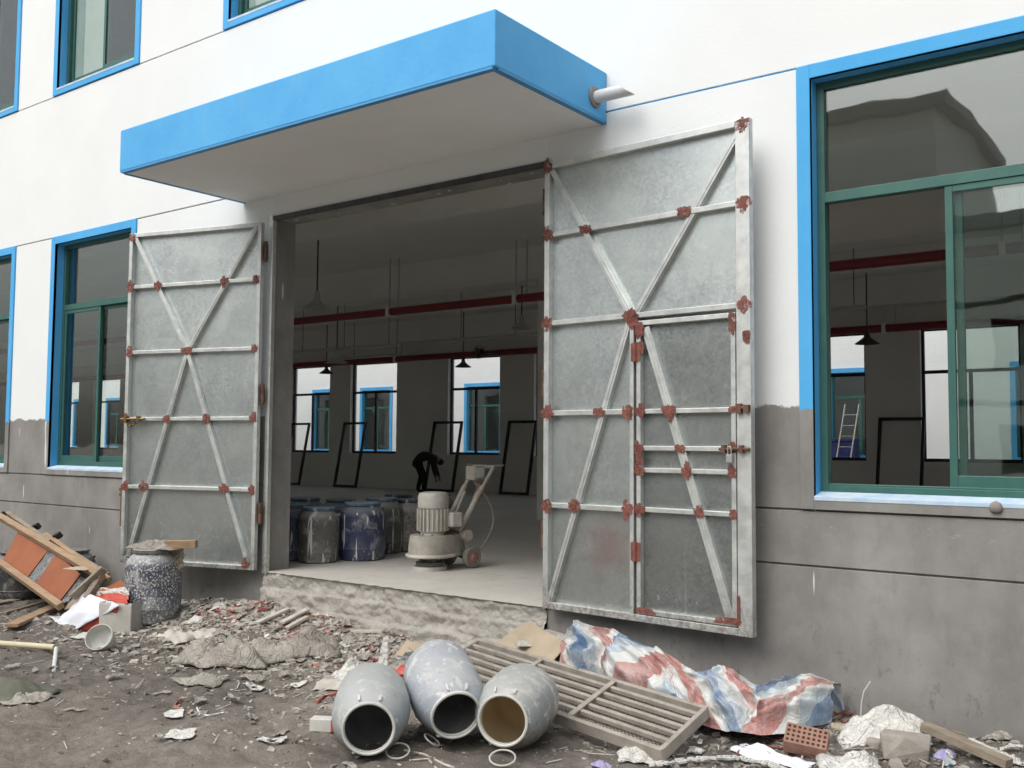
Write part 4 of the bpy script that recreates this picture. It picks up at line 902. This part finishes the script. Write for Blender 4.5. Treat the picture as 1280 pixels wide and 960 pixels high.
# white sack with red lining, and open carton beside the drum
sl = gr(96, 788)
sk_ = thing('plastic_sack', 'glossy white plastic sack with red lining beside the speckled drum', 'sack', gr(105, 780))
gy = gr(105, 790).y
def quadsheet(name, P, mat, bulge, par, seed, n=18, thick=.005):
    A, B, C_, D = P
    def fn(u, v):
        p = (A*(1-u)+D*u)*(1-v)+(B*(1-u)+C_*u)*v
        p = p+V(0, -.5, 1)*(bulge*math.sin(math.pi*u)*math.sin(math.pi*v)+.03*nz(u*2.5+seed, v*2.5)+.012*nz(u*7+seed, v*7, 3)); p.z = max(p.z, hgt(p.x, p.y)+.01); return p
    MB().grid(fn, n, n).build(name, mat, par, smooth=True, thick=thick)
quadsheet('outer_skin', (at(61, 786, y=gy-.05), at(106, 741, y=gy+.12), at(150, 757, y=gy+.02), at(82, 793, y=gy-.12)), 'plastic_white', .05, sk_, 1)
quadsheet('red_edge', (at(82, 793, y=gy-.10), at(148, 759, y=gy+.03), at(146, 772, y=gy+.05), at(88, 798, y=gy-.08)), 'plastic_red', .0, sk_, 2)
quadsheet('red_lining', (at(118, 758, y=gy+.06), at(108, 744, y=gy+.16), at(160, 742, y=gy+.18), at(160, 756, y=gy+.08)), 'plastic_red', .01, sk_, 3)
quadsheet('flap', (at(106, 745, y=gy+.155), at(112, 738, y=gy+.22), at(162, 733, y=gy+.24), at(162, 744, y=gy+.17)), 'paper_white', .02, sk_, 4)
cb = gr(140, 790); cw = (cb-CAM).dot(FWD)/F_PX
ct = thing('carton', 'open grey cardboard carton squeezed between white sack and speckled drum', 'carton', cb)
A_, B_ = gr(124, 788), gr(162, 790); H_ = 36*cw; dpt = V(-.10, .22, 0)
A_.z = B_.z = min(A_.z, B_.z)-.01
for P_, Q_ in ((A_, B_), (B_, B_+dpt), (A_+dpt, B_+dpt), (A_, A_+dpt)):
    MB().hexa([P_, Q_, Q_+V(.004, .008, 0), P_+V(.004, .008, 0), P_+V(-.02, 0, H_*random.uniform(.85, 1.05)), Q_+V(.01, 0, H_*random.uniform(.9, 1.1)), Q_+V(.014, .008, H_), P_+V(-.016, .008, H_)]).build('wall', 'carton_grey', ct)
cp_ = gr(128, 810); cr_ = (cp_-CAM).dot(FWD)/F_PX*17
MB_ = MB().lathe([(.001, 0), (cr_*.8, .0), (cr_*.9, cr_*.5), (cr_, cr_*1.4), (cr_*.95, cr_*1.42), (cr_*.82, cr_*.6), (.001, cr_*.12)], 18, cp_+V(0, .03, .03), Matrix.Rotation(rad(52), 3, 'X') @ Matrix.Rotation(.5, 3, 'Y'))
tag(MB_.build('plastic_cup', 'rim_pale', smooth=2), 'squashed pale plastic cup on the ground before the drum', 'cup')
crumple('paper_scrap', 'paper_white', 'torn white paper scrap touching the squashed cup', 'paper', gr(110, 798), .34, .16, .05, 12, 8, .2)
crumple('olive_cloth', 'olive_cloth', 'olive cloth bundle half buried in the mud at the yard edge', 'cloth', gr(16, 862), .55, .45, .13, 20, 9, .2)
crumple('plastic_film', 'sack_dusty', 'clear dusty plastic film beside the olive cloth', 'film', gr(28, 878), .36, .25, .06, 16, 10, .3)
# sacks in the middle
crumple('cement_sack', 'sack_dusty', 'dusty cement sack with a deep dark fold, left of flatter sack', 'sack', gr(283, 828), .85, .46, .36, 34, 21, .5, fold=.9)
crumple('cement_sack', 'sack_dusty', 'flattened pale cement sack lying smooth beside the folded sack', 'sack', gr(370, 818), .80, .44, .24, 30, 33, .75, fold=.6)
crumple('cement_sack', 'sack_dusty', 'half buried grey sack lump at the foot of the folded sack', 'sack', gr(250, 850), .40, .24, .07, 16, 35, .2)
for i, (u, v, s_, rz, lab) in enumerate(((318, 863, .13, .2, 'between folded sack and grey barrel'), (340, 930, .17, .6, 'alone on bare mud below the others'), (225, 923, .17, .4, 'on bare mud with no hole showing'), (217, 894, .12, 1.0, 'beside the red string'), (372, 858, .12, .3, 'half dusted over near the flat sack'))):
    c = gr(u, v); m = MB(); n = 14; r_ = random.Random(i); outer = []; inner = []
    for k in range(n):
        t = 2*math.pi*k/n; q = 1/max(abs(math.cos(t)), abs(math.sin(t)))**.8*r_.uniform(.8, 1.1)
        ox, oy = s_*.6*math.cos(t)*q, s_*.42*math.sin(t)*q; R2 = Matrix.Rotation(rz, 2); o_ = R2 @ Vector((ox, oy)); i_ = R2 @ Vector((s_*.2*math.cos(t), s_*.17*math.sin(t)))
        for lst, pt in ((outer, o_), (inner, i_ if i < 2 else i_*.02)): lst.append(V(c.x+pt.x, c.y+pt.y, hgt(c.x+pt.x, c.y+pt.y)+.016+.006*r_.random()))
    m.v = outer+inner
    for k in range(n): m.f.append((k, (k+1) % n, n+(k+1) % n, n+k))
    tag(m.build('paper_tag', 'paper_white', thick=.003), 'small torn white card '+lab, 'card')
# strings and cord tangles
def cord(pts, r, mat, label, cat='cord', name='cord'):
    q = []
    for i in range(len(pts)-1):
        for k in range(5):
            t = k/5; u = pts[i][0]*(1-t)+pts[i+1][0]*t; v = pts[i][1]*(1-t)+pts[i+1][1]*t; g_ = gr(u, v); g_.z += r*1.2; q.append(g_)
    g_ = gr(*pts[-1]); g_.z += r*1.2; q.append(g_)
    return tag(MB().tube(q, r, 6).build(name, mat, smooth=2), label, cat)
cord([(226, 875), (218, 884), (230, 891), (242, 893)], .008, 'cord_red', 'bent red string on bare mud')
cord([(246, 886), (250, 895), (262, 896), (280, 892)], .007, 'pvc_white', 'pale loop of string lying beside the bent red string')
cord([(205, 808), (240, 802), (262, 806), (285, 812)], .009, 'rubble_pale', 'grey rope trailing between the drum and folded sack')
cord([(385, 832), (410, 836), (440, 833)], .010, 'cord_red', 'flat red strap trailing from the pale sack to the barrel')
cord([(396, 880), (405, 872), (425, 868)], .012, 'cord_red', 'short red strap beside the grey barrel')
def tangle(u, v, n, size, mat, label):
    c = gr(u, v); r_ = random.Random(int(u)); m = MB()
    for i in range(n):
        p_ = V(c.x+r_.gauss(0, size), c.y+r_.gauss(0, size*.7), 0); a_ = r_.uniform(0, 6.3); q = []
        for k in range(7):
            a_ += r_.uniform(-.8, .8); p_ = p_+V(math.cos(a_), math.sin(a_), 0)*.045; q.append(V(p_.x, p_.y, hgt(p_.x, p_.y)+.015+.03*abs(nz(k*.6, i))))
        m.tube(q, .006, 5)
    tag(m.build('string_tangle', mat, smooth=2), label, 'string')
tangle(288, 787, 12, .14, 'cord_red', 'red string tangle in the rubble near the jamb foot')
tangle(402, 778, 22, .15, 'brick_red', 'rusty brown fibre tangle at the broken slab foot')
tangle(402, 793, 12, .12, 'cord_red', 'bright red string tangle below the rusty fibres')
tangle(1056, 902, 14, .10, 'cloth_red', 'dark red string tangle behind the perforated brick')
tangle(968, 930, 10, .12, 'cloth_red', 'dark red shreds at the end of the striped tarpaulin')
# slats of plaster and wood in the rubble
for i, (u0, v0, u1, v1, wd, lab) in enumerate(((352, 785, 384, 768, .07, 'pale wooden slat on rubble, upper one of a crossed pair'), (358, 790, 384, 775, .06, 'pale wooden slat crossing under another on the rubble'), (321, 769, 360, 772, .07, 'pale slat lying level near the jamb foot'), (440, 787, 480, 796, .06, 'dusty slat below the broken slab edge'), (362, 757, 385, 758, .05, 'short slat tight against the broken slab'))):
    plank(u0, v0, u1, v1, wd, .025, 'rubble_pale', lab, .05, 'slat')
# scraps around the barrels
crumple('plastic_bag', 'paper_white', 'crumpled clear white plastic bag behind the grey barrel', 'bag', gr(452, 842), .40, .34, .20, 20, 41, .3)
e = gr(474, 846); tag(MB().hexa([e+V(-.05, 0, 0), e+V(.05, .03, 0), e+V(.055, .05, 0), e+V(-.05, .02, 0), e+V(.0, .04, .30), e+V(.035, .06, .33), e+V(.04, .07, .33), e+V(.0, .05, .30)]).build('cardboard_shard', 'paper_white'), 'upright white shard with red edge in the rubble', 'shard')
crumple('paper_scrap', 'cardboard', 'beige torn card leaning below the slab edge', 'card', gr(520, 822), .42, .30, .12, 14, 44, .2, tilt=(0, .3))
crumple('rag', 'plastic_red', 'small bright red plastic scrap between two barrels', 'scrap', gr(508, 846), .16, .14, .08, 10, 45)
crumple('rag', 'foil', 'silver foil scrap in rubble behind the middle barrel', 'scrap', gr(520, 828), .26, .2, .12, 16, 46, .6)
crumple('paper_scrap', 'sack_dusty', 'dusty torn paper beside the red shard', 'paper', gr(495, 838), .34, .28, .12, 16, 47, 1.2)
crumple('paper_scrap', 'carton_grey', 'curled grey paper at the grate corner', 'paper', gr(590, 822), .34, .26, .14, 14, 48, .2)
crumple('paper_scrap', 'rubble_pale', 'flaky pale shavings left of the grey barrel', 'shavings', gr(420, 858), .34, .22, .08, 16, 49, .5)
bx_ = gr(405, 912); e = thing('carton_box', 'small white and red carton lying left of the grey barrel', 'box', bx_, .5)
MB().bx(-.085, .06, -.04, .05, -.005, .075).build('body', 'rim_pale', e, bevel=.004, world=False); MB().bx(.06, .09, -.042, .052, -.003, .077).build('print_band', 'plastic_red', e, bevel=.004, world=False)
# big cardboard sheet by the slab
c0_, c1_, c2_, c3_ = at(610, 808, z=-.36), at(662, 776, y=-.16), at(708, 806, y=-.33), at(690, 830, z=-.34)
def cbf(u, v):
    P_ = (c0_*(1-u)+c3_*u)*(1-v)+(c1_*(1-u)+c2_*u)*v; P_.z += .02*nz(u*2, v*2, 6); return P_
tag(MB().grid(cbf, 12, 12).build('cardboard_sheet', 'cardboard', thick=.008), 'large tan cardboard sheet propped against the slab corner', 'cardboard')
crumple('rag', 'carton_grey', 'twisted grey rag lying on the tan cardboard sheet', 'rag', V(0, 0, 0)+cbf(.45, .35), .16, .12, .07, 12, 51, .8, drape=False)
# plaster heap at right jamb foot
crumple('plaster_heap', 'rough_slab', 'lumpy mortar heap at the right jamb foot behind the cardboard', 'mortar', at(692, 808, y=-.10), .75, .22, .16, 24, 52, drape=False, thick=.02)
# three barrels lying with open mouths
def barrel(uc, vc, um, vm, mat, inmat, label, R_=.235, L=.62, zc=None):
    g_ = gr(uc, vc+60); zc = zc if zc is not None else hgt(g_.x, g_.y)+R_*.97
    C_ = at(uc, vc, z=zc); wc = (C_-CAM).dot(FWD)
    Mo = at(um, vm, w=wc-.27); ax = (Mo-C_).normalized(); s0 = C_-ax*(L*.5)
    e = thing('open_barrel', label, 'barrel', V(C_.x, C_.y, hgt(C_.x, C_.y)), 0, 'barrels lying on the ground')
    q = ax.to_track_quat('Z', 'Y').to_matrix()
    o = [(.001, .0), (R_*.72, .0), (R_*.86, .02), (R_*.96, L*.12), (R_, L*.3), (R_, L*.52), (R_*.985, L*.62), (R_*.93, L*.75), (R_*.83, L*.87), (R_*.70, L*.95), (R_*.645, L*.975), (R_*.645, L)]
    bm_ = MB().lathe(o, 40, s0, q, False); sd2 = uc*.37
    for i_, v_ in enumerate(bm_.v):
        if i_ < 40*10: bm_.v[i_] = v_+(v_-C_).normalized()*(.010*nz(v_.x*5+sd2, v_.y*5, v_.z*5)+.004*nz(v_.x*14+sd2, v_.y*14, v_.z*14))
    bm_.build('body', mat, e, smooth=True)
    MB().lathe([(R_*.645, L*.972), (R_*.67, L*.985), (R_*.665, L*1.008), (R_*.63, L*1.012), (R_*.595, L*1.0), (R_*.59, L*.96)], 40, s0, q, False).build('rim', 'rim_pale', e, smooth=2)
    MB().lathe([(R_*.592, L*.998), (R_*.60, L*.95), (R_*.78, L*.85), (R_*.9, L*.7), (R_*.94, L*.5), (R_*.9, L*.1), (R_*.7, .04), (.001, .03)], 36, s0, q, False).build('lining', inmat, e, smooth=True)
    for t in (1.2, 1.9, 4.2):
        d = q @ V(math.cos(t), math.sin(t), 0); b_ = s0+ax*L*.9
        MB().beam(b_+d*R_*.78, b_+ax*L*.06+d*R_*.70, .012, .022, up=d).build('lug', 'rim_pale', e)
    return e
barrel(464, 888, 461, 908, 'lying_pale', 'barrel_inside_dark', 'grey barrel lying with dark mouth open, beside the small carton')
barrel(556, 862, 569, 892, 'lying_blue', 'barrel_inside_dark', 'barrel with violet-blue shoulder lying between two other barrels', zc=-.205)
barrel(645, 884, 630, 899, 'lying_cream', 'barrel_inside_tan', 'open barrel with tan inside lying against the steel grate')
# wire handles and loops below the barrels
def loop(u, v, r1, r2, rz, label, mat='rubble_pale'):
    c = gr(u, v); pts = []
    for t in np.linspace(0, 2*math.pi, 22): x_, y_ = r1*math.cos(t), r2*math.sin(t); pts.append(V(c.x+x_*math.cos(rz)-y_*math.sin(rz), c.y+x_*math.sin(rz)+y_*math.cos(rz), hgt(c.x, c.y)+.03+.03*math.sin(t)))
    tag(MB().tube(pts, .0055, 7).build('wire_handle', mat, smooth=2), label, 'wire handle')
loop(497, 945, .07, .05, .5, 'oval wire handle on the ground before the grey barrel'); loop(540, 930, .06, .045, 2.2, 'wire handle lying below the middle barrel'); loop(628, 958, .08, .05, .2, 'wire handle below the tan-lined barrel')
cord([(505, 940), (530, 945), (556, 958), (590, 970)], .008, 'rubble_pale', 'pale split cane lying before the barrels', 'cane')
cord([(512, 952), (535, 950), (548, 965)], .006, 'rubble_pale', 'thin curled pale strip crossing the cane', 'strip')
# steel grate
BLc, BRc, FRc, FLc = V(-5.15, -.47, -.27), V(-2.83, -1.03, -.335), V(-2.83, -1.62, -.455), V(-5.15, -1.06, -.40)
e = thing('steel_grate', 'dusty steel window grille with bars and mesh lying on rubble', 'grille', V(-4, -1.05, -.5))
def gp_(s_, t): return (BLc*(1-s_)+BRc*s_)*(1-t)+(FLc*(1-s_)+FRc*s_)*t
gn = (BRc-BLc).cross(FLc-BLc).normalized(); gn = -gn if gn.z < 0 else gn
for a_, b_, in (((0, 0), (1, 0)), ((0, 1), (1, 1))): MB().beam(gp_(*a_), gp_(*b_), .035, .075, up=gn).build('frame_rail', 'grate_steel', e, bevel=.004)
for s_ in (0.006, .994): MB().beam(gp_(s_, .03), gp_(s_, .97), .035, .073, up=gn).build('frame_rail', 'grate_steel', e, bevel=.004)
for t in (.14, .30, .46, .62, .78): MB().beam(gp_(.012, t)+gn*.012, gp_(.988, t)+gn*.012, .030, .032, up=gn).build('bar', 'grate_steel', e, bevel=.004)
for s_ in (.34, .66): MB().beam(gp_(s_, .03)+gn*.034, gp_(s_, .97)+gn*.034, .042, .012, up=gn).build('cross_strap', 'grate_steel', e, bevel=.003)
k = MB(); nS, nT = 74, 19
for i in range(-nT, nS):
    for dr in (1, -1):
        s0_, s1_ = (i, i+nT) if dr > 0 else (i+nT, i); t0, t1 = 0., 1.
        if s1_ != s0_:
            lo, hi = 0, nS
            def cl(s0_, s1_):
                ta, tb = 0, 1; d = s1_-s0_
                for lim in (0, nS):
                    tt = (lim-s0_)/d
                    if (lim == 0) == (d > 0): ta = max(ta, tt)
                    else: tb = min(tb, tt)
                return ta, tb
            t0, t1 = cl(s0_, s1_)
        if t1-t0 < .02: continue
        A_ = gp_((s0_+(s1_-s0_)*t0)/nS, t0)-gn*.026; B_ = gp_((s0_+(s1_-s0_)*t1)/nS, t1)-gn*.026
        k.beam(A_, B_, .004, .004, up=gn)
k.build('mesh_panel', 'grate_mesh', e, fix=False)
# striped tarpaulin heap
TP = [(700, 832, 806, -.30), (725, 842, 788, -.30), (765, 860, 796, -.30), (820, 885, 818, -.35), (870, 905, 850, -.35), (905, 915, 843, -.4), (950, 920, 868, -.4), (1000, 915, 852, -.3), (1040, 902, 856, -.25)]
tf, tb_ = [], []
for i, (u, vb, vt, yb_) in enumerate(TP):
    f_ = at(u, vb, z=-.44 if i > 1 else -.30); tf.append(f_)
    tb_.append(at(u+6, vt, y=min(-.12, f_.y+.45)))
def lerpl(L, t):
    t = t*(len(L)-1); i = min(int(t), len(L)-2); f = t-i; f = f*f*(3-2*f)*.5+f*.5; return L[i]*(1-f)+L[i+1]*f
def tarpf(u, v):
    a_, b_ = lerpl(tf, u), lerpl(tb_, u)
    if v < .66:
        k = v/.66; P_ = a_.lerp(b_, k); P_.z += .07*math.sin(math.pi*k)
    else:
        k = (v-.66)/.34; P_ = b_+V(.02*k, .20*k, 0); P_.z = b_.z*(1-k*k)+hgt(b_.x, b_.y)*k*k
    r1 = 1-2*abs(nz(u*7.5, v*2.1+u*2, 4)); r2 = 1-2*abs(nz(u*15+v*3, v*6, 9)); env = min(1, 6*v+.2)*min(1, 8*u+.2)*min(1, 8*(1-u)+.2)
    r3 = 1-2*abs(nz(u*26+v*9, v*13-u*6, 3)); r3 = r3*.8
    P_ += V(.05*nz(u*9, v*5, 1), -.10*r1*env-.05*r2*env-.02*r3*env, (.06*r1+.035*r2+.018*r3+.012*nz(u*40, v*18, 2))*env)
    P_.y = min(P_.y, -.03); P_.z = max(P_.z, hgt(P_.x, P_.y)+.008); return P_
tm = MB().grid(tarpf, 170, 64, True)
def tuv(u, v):
    w_ = .012*nz(u*6, v*5, 7)
    if u < .24+.08*v: return u*1.1+.10*v+w_
    if u < .47-.10*v: return u*.9-.22*v+.31+w_
    if u < .70+.12*v: return u*1.2+.25*v-.1+w_
    return u*.7-.28*v+.6+w_
tm.uv = [(tuv(u, v), 0) for u, v in tm.uv]
tag(tm.build('striped_tarpaulin', 'striped_tarp', smooth=True), 'crumpled red white and blue striped tarpaulin heaped along the wall', 'tarpaulin')
# right-hand scraps
crumple('rag', 'paper_white', 'dirty white rag bunched at the front of the grate', 'rag', gr(805, 948), .30, .18, .09, 20, 61, .4)
crumple('rag', 'plastic_purple', 'small lilac plastic scrap on the mud before the grate', 'scrap', gr(752, 960), .10, .08, .05, 10, 62)
crumple('plastic_sheet', 'plastic_white', 'pale bluish plastic sheet twisted under the perforated brick', 'sheet', gr(965, 946), .50, .16, .06, 24, 63, -.2)
crumple('plastic_sheet', 'paper_white', 'crumpled white plastic sheet right of the perforated brick', 'sheet', gr(1062, 958), .36, .26, .12, 24, 64, .4)
crumple('plaster_sheet', 'paper_white', 'big white crumpled plaster-coated sheet lying by the wall', 'sheet', gr(1106, 920), .54, .40, .22, 34, 65, .1, fold=.8, tilt=(0, .30))
crumple('cardboard_piece', 'cardboard', 'bent beige card at the edge of the white sheet', 'card', gr(1062, 916), .24, .12, .06, 12, 66, .1)
crumple('foam_strip', 'foam_yellow', 'yellow foam crumbs against the wall beside the tarpaulin', 'foam', gr(1062, 888)+V(0, -.03, 0), .22, .06, .06, 12, 67)
crumple('foam_strip', 'foam_yellow', 'straight yellow foam strip against the wall above the plank', 'foam', gr(1195, 913)+V(0, -.03, 0), .20, .05, .04, 10, 68)
def perf_strip(pts, wd, label):
    m = MB(); n = len(pts)
    for i in range(n-1):
        a_, b_ = pts[i], pts[i+1]; d = (b_-a_).normalized(); s_ = d.cross(V(0, 0, 1)).normalized()
        for o_ in (-wd/2, wd/2): m.beam(a_+s_*o_, b_+s_*o_, .014, .012)
        m.beam(a_-s_*wd/2, a_+s_*wd/2, .012, .010)
    tag(m.build('perforated_strip', 'rim_pale'), label, 'strip')
def px_path(lst, n, lift):
    out = []
    for i in range(n):
        t = i/(n-1)*(len(lst)-1); k = min(int(t), len(lst)-2); f = t-k; g_ = gr(lst[k][0]*(1-f)+lst[k+1][0]*f, lst[k][1]*(1-f)+lst[k+1][1]*f); g_.z += lift; out.append(g_)
    return out
perf_strip(px_path([(815, 962), (870, 955), (920, 953), (960, 960), (985, 972)], 36, .03), .05, 'curved white perforated plastic edge strip before the grate')
perf_strip(px_path([(1200, 940), (1225, 942), (1242, 948)], 9, .05), .035, 'short white perforated strip beyond the grey plank')
# perforated brick
bp = gr(1008, 942); e = thing('perforated_brick', 'perforated red clay brick with rows of round holes', 'brick', bp+V(0, 0, .02), rad(-8))
bL, bW, bH = .25, .145, .10
MB().bx(-bL/2, bL/2, -bW/2, bW/2, -.02, bH-.02).build('body', 'brick_red', e, bevel=.004, world=False)
for i in range(8):
    for j in range(4):
        h_ = MB().lathe([(.0095, 0), (.0095, .0012)], 10, (-bL/2+.02+i*.030, -bW/2+.022+j*.033, bH-.0195)).build('hole', 'hole_dark', e, world=False)
MB().tube([(.0, -bW/2-.001, .02), (.025, -bW/2-.001, .05), (.05, -bW/2-.001, .02), (.0, -bW/2-.001, .02)], .002, 5).build('red_mark', 'cord_red', e, world=False)
e.rotation_euler = (rad(36), rad(6), rad(14)); e.location.z += .035
# concrete chunk, plank, wire, sundries on the right
def chunk(c, sx, sy, sz, mat, label, seed, rz=0, cat='rubble', name='concrete_chunk'):
    b = bmesh.new(); r_ = random.Random(seed); R = Matrix.Rotation(rz, 3, 'Z')
    for i in range(18):
        v = V(r_.uniform(-1, 1), r_.uniform(-1, 1), r_.uniform(-1, 1)); v = v/max(abs(v.x), abs(v.y), abs(v.z))*r_.uniform(.82, 1)
        b.verts.new(R @ V(v.x*sx/2, v.y*sy/2, v.z*sz/2))
    bmesh.ops.convex_hull(b, input=b.verts)
    me = bpy.data.meshes.new(name); b.to_mesh(me); b.free(); me.materials.append(MT[mat]); o = bpy.data.objects.new(name, me); COL.objects.link(o)
    o.location = c; k = o.modifiers.new('bevel', 'BEVEL'); k.width = .006; tag(o, label, cat); return o
chunk(gr(1132, 944)+V(0, 0, .05), .30, .20, .17, 'concrete_chunk', 'large grey concrete chunk before the white sheet', 4, .3)
chunk(gr(1098, 938)+V(0, 0, .03), .16, .12, .09, 'concrete_chunk', 'flat broken mortar piece left of the concrete chunk', 6, .1)
chunk(gr(1030, 926)+V(0, 0, .03), .13, .10, .09, 'concrete_chunk', 'grey rubble lump behind the perforated brick', 7, .4)
chunk(gr(1122, 960)+V(0, 0, .02), .10, .09, .07, 'concrete_chunk', 'rounded stone under the large concrete chunk', 8)
a_, b_ = gr(1155, 928), gr(1262, 966); a_.z += .10; b_.z += .05
tag(MB().beam(a_, b_, .075, .05).build('plank', 'wood_grey', bevel=.004), 'weathered grey timber batten lying by the concrete chunk', 'plank')
wb_ = at(1076, 893, y=-.12); q = [wb_, at(1077, 878, y=-.12), at(1080, 864, y=-.13), at(1088, 852, y=-.14)]
tag(MB().tube([q[0]-V(0, 0, .04)]+q, .005, 6).build('white_wire', 'pvc_white', smooth=2), 'thin white wire sticking up from the rubble by the wall', 'wire')
for i, (u, v, s_, mat, lab) in enumerate(((870, 940, .10, 'paper_white', 'two-lobed white scrap before the grate end'), (1032, 908, .14, 'paper_white', 'white scrap between the tarpaulin end and brick'), (1180, 945, .14, 'plastic_purple', 'purple wrapper under the batten'), (1185, 958, .10, 'drum_blue_pale', 'pale blue scrap under the batten'), (1210, 930, .16, 'paper_white', 'torn white paper behind the batten'), (1255, 952, .18, 'paper_white', 'white foam scrap at the batten end'), (1250, 922, .2, 'sack_dusty', 'dusty card flat against the wall foot'), (240, 768, .2, 'paper_white', 'upright white scrap on rubble behind the drum'), (275, 772, .22, 'carton_grey', 'pale card flake on rubble near the jamb'), (222, 800, .34, 'rubble_pale', 'pale slab of plaster right of the speckled drum'), (250, 795, .3, 'rubble_pale', 'broken plaster sheet before the red string tangle'), (440, 800, .2, 'sack_dusty', 'crumpled dusty paper under the slab edge'), (20, 868, .1, 'paper_white', 'tiny white flake on the olive cloth'))):
    crumple('litter_scrap', mat, lab, 'litter', gr(u, v), s_, s_*.7, s_*.3, 10, 70+i, i*.7, thick=.003)

# ================================================================ loose rubble (uncountable)
simple('rubble_mixed', (.48, .45, .40), (.24, .217, .187), 9, .93, 0, 40, .5, .006)
def rubble(name, n, mat, region, smin, smax, seed, label):
    r_ = random.Random(seed); vs, fs = [], []
    for _ in range(n):
        x, y = region(r_); s = smin+(smax-smin)*r_.random()**3; b = len(vs); c = V(x, y, hgt(x, y)+s*.08); fl_ = r_.uniform(.3, .8)
        R = Matrix.Rotation(r_.uniform(0, 6.28), 3, 'Z') @ Matrix.Rotation(r_.uniform(-.5, .5), 3, 'X')
        for sz in (-1, 1):
            for (cx, cy) in ((-1, -1), (1, -1), (1, 1), (-1, 1)):
                vs.append(tuple(c + R @ V(cx*s*.5*r_.uniform(.5, 1.1), cy*s*.4*r_.uniform(.5, 1.1), sz*s*.35*fl_*r_.uniform(.5, 1.1))))
        fs += [(b+3, b+2, b+1, b), (b+4, b+5, b+6, b+7), (b, b+1, b+5, b+4), (b+1, b+2, b+6, b+5), (b+2, b+3, b+7, b+6), (b+3, b, b+4, b+7)]
    me = bpy.data.meshes.new(name); me.from_pydata(vs, [], fs); me.materials.append(MT[mat]); o = bpy.data.objects.new(name, me); COL.objects.link(o)
    o['kind'] = 'stuff'; tag(o, label, 'rubble'); return o
rubble('rubble', 11000, 'rubble_mixed', lambda r: (r.uniform(-10.2, -4.4), -.08-abs(r.gauss(0, .72))), .007, .09, 1, 'pale broken plaster strewn below the gate slab')
rubble('rubble', 5500, 'rubble_dark', lambda r: (r.uniform(-12.5, -4), -.3-abs(r.gauss(0, 1.3))), .008, .05, 2, 'dark clods of mud scattered over the yard')
rubble('rubble', 2600, 'rubble_dark', lambda r: (r.uniform(-3.6, 0), -.06-abs(r.gauss(0, .8))), .010, .06, 3, 'dark gravel along the wall foot under the open window')
rubble('rubble', 900, 'concrete_chunk', lambda r: (r.uniform(-4.2, 0), -.1-abs(r.gauss(0, .8))), .010, .07, 4, 'grey mortar crumbs around the brick and grate')
rubble('rubble', 1500, 'rubble_pale', lambda r: (r.uniform(-10, -2.5), -.5-3.2*r.random()), .006, .035, 5, 'small pale grit over the bare mud')

# straw, splinters and fibres
r_ = random.Random(99); k = MB()
for _ in range(900):
    x, y = r_.uniform(-10.5, -1.5), -.1-abs(r_.gauss(0, 1.2)); t = r_.uniform(0, 6.28); L = .03+.14*r_.random()**2
    d = V(math.cos(t), math.sin(t), 0)*L/2; c = V(x, y, hgt(x, y)+.006)
    A, B = c-d, c+d; A.z = hgt(A.x, A.y)+.006+.02*r_.random()**2; B.z = hgt(B.x, B.y)+.006+.02*r_.random()**2; k.beam(A, B, r_.uniform(.004, .010), .003)
o = k.build('straw', 'rubble_pale', fix=False); o['kind'] = 'stuff'; tag(o, 'thin straw and splinters strewn over the mud', 'straw')

# shredded packaging trodden into the heap
def litter(n, mat, seed, label, region, smax):
    r_ = random.Random(seed); k = MB()
    for i in range(n):
        x, y = region(r_); t = r_.uniform(0, 6.28); a_, b_ = r_.uniform(.03, smax), r_.uniform(.02, smax*.5); sd_ = r_.uniform(0, 90); zl_ = r_.uniform(-.004, .03)
        def fn(u, v):
            p, q = (u-.5)*a_*(1+.5*nz(v*2, sd_)), (v-.5)*b_*(1+.6*nz(u*2, sd_, 3)); X, Y = x+p*math.cos(t)-q*math.sin(t), y+p*math.sin(t)+q*math.cos(t)
            return (X, Y, hgt(X, Y)+.008+zl_+.30*b_*(nz(u*2.2+sd_, v*2.2)+.35)+.05*b_*nz(u*6+sd_, v*6))
        k.grid(fn, 5, 4)
    o = k.build('litter', mat, fix=False, smooth=True); o['kind'] = 'stuff'; tag(o, label, 'litter')
hp = lambda r: (r.uniform(-9.3, -4.5), -.12-abs(r.gauss(0, .6)))
litter(120, 'sack_dusty', 1, 'shreds of dusty sacking trodden into the rubble heap', hp, .17)
litter(90, 'paper_white', 2, 'white paper shreds in the rubble heap', hp, .11)
litter(26, 'cloth_red', 3, 'faded red plastic shreds in the rubble heap', hp, .14)
litter(60, 'paper_white', 4, 'white scraps along the wall foot beside the tarpaulin', lambda r: (r.uniform(-3.4, -.8), -.1-abs(r.gauss(0, .6))), .10)
litter(50, 'sack_dusty', 5, 'dusty shreds over the bare mud', lambda r: (r.uniform(-9, -4), -1.0-2.2*r.random()), .16)
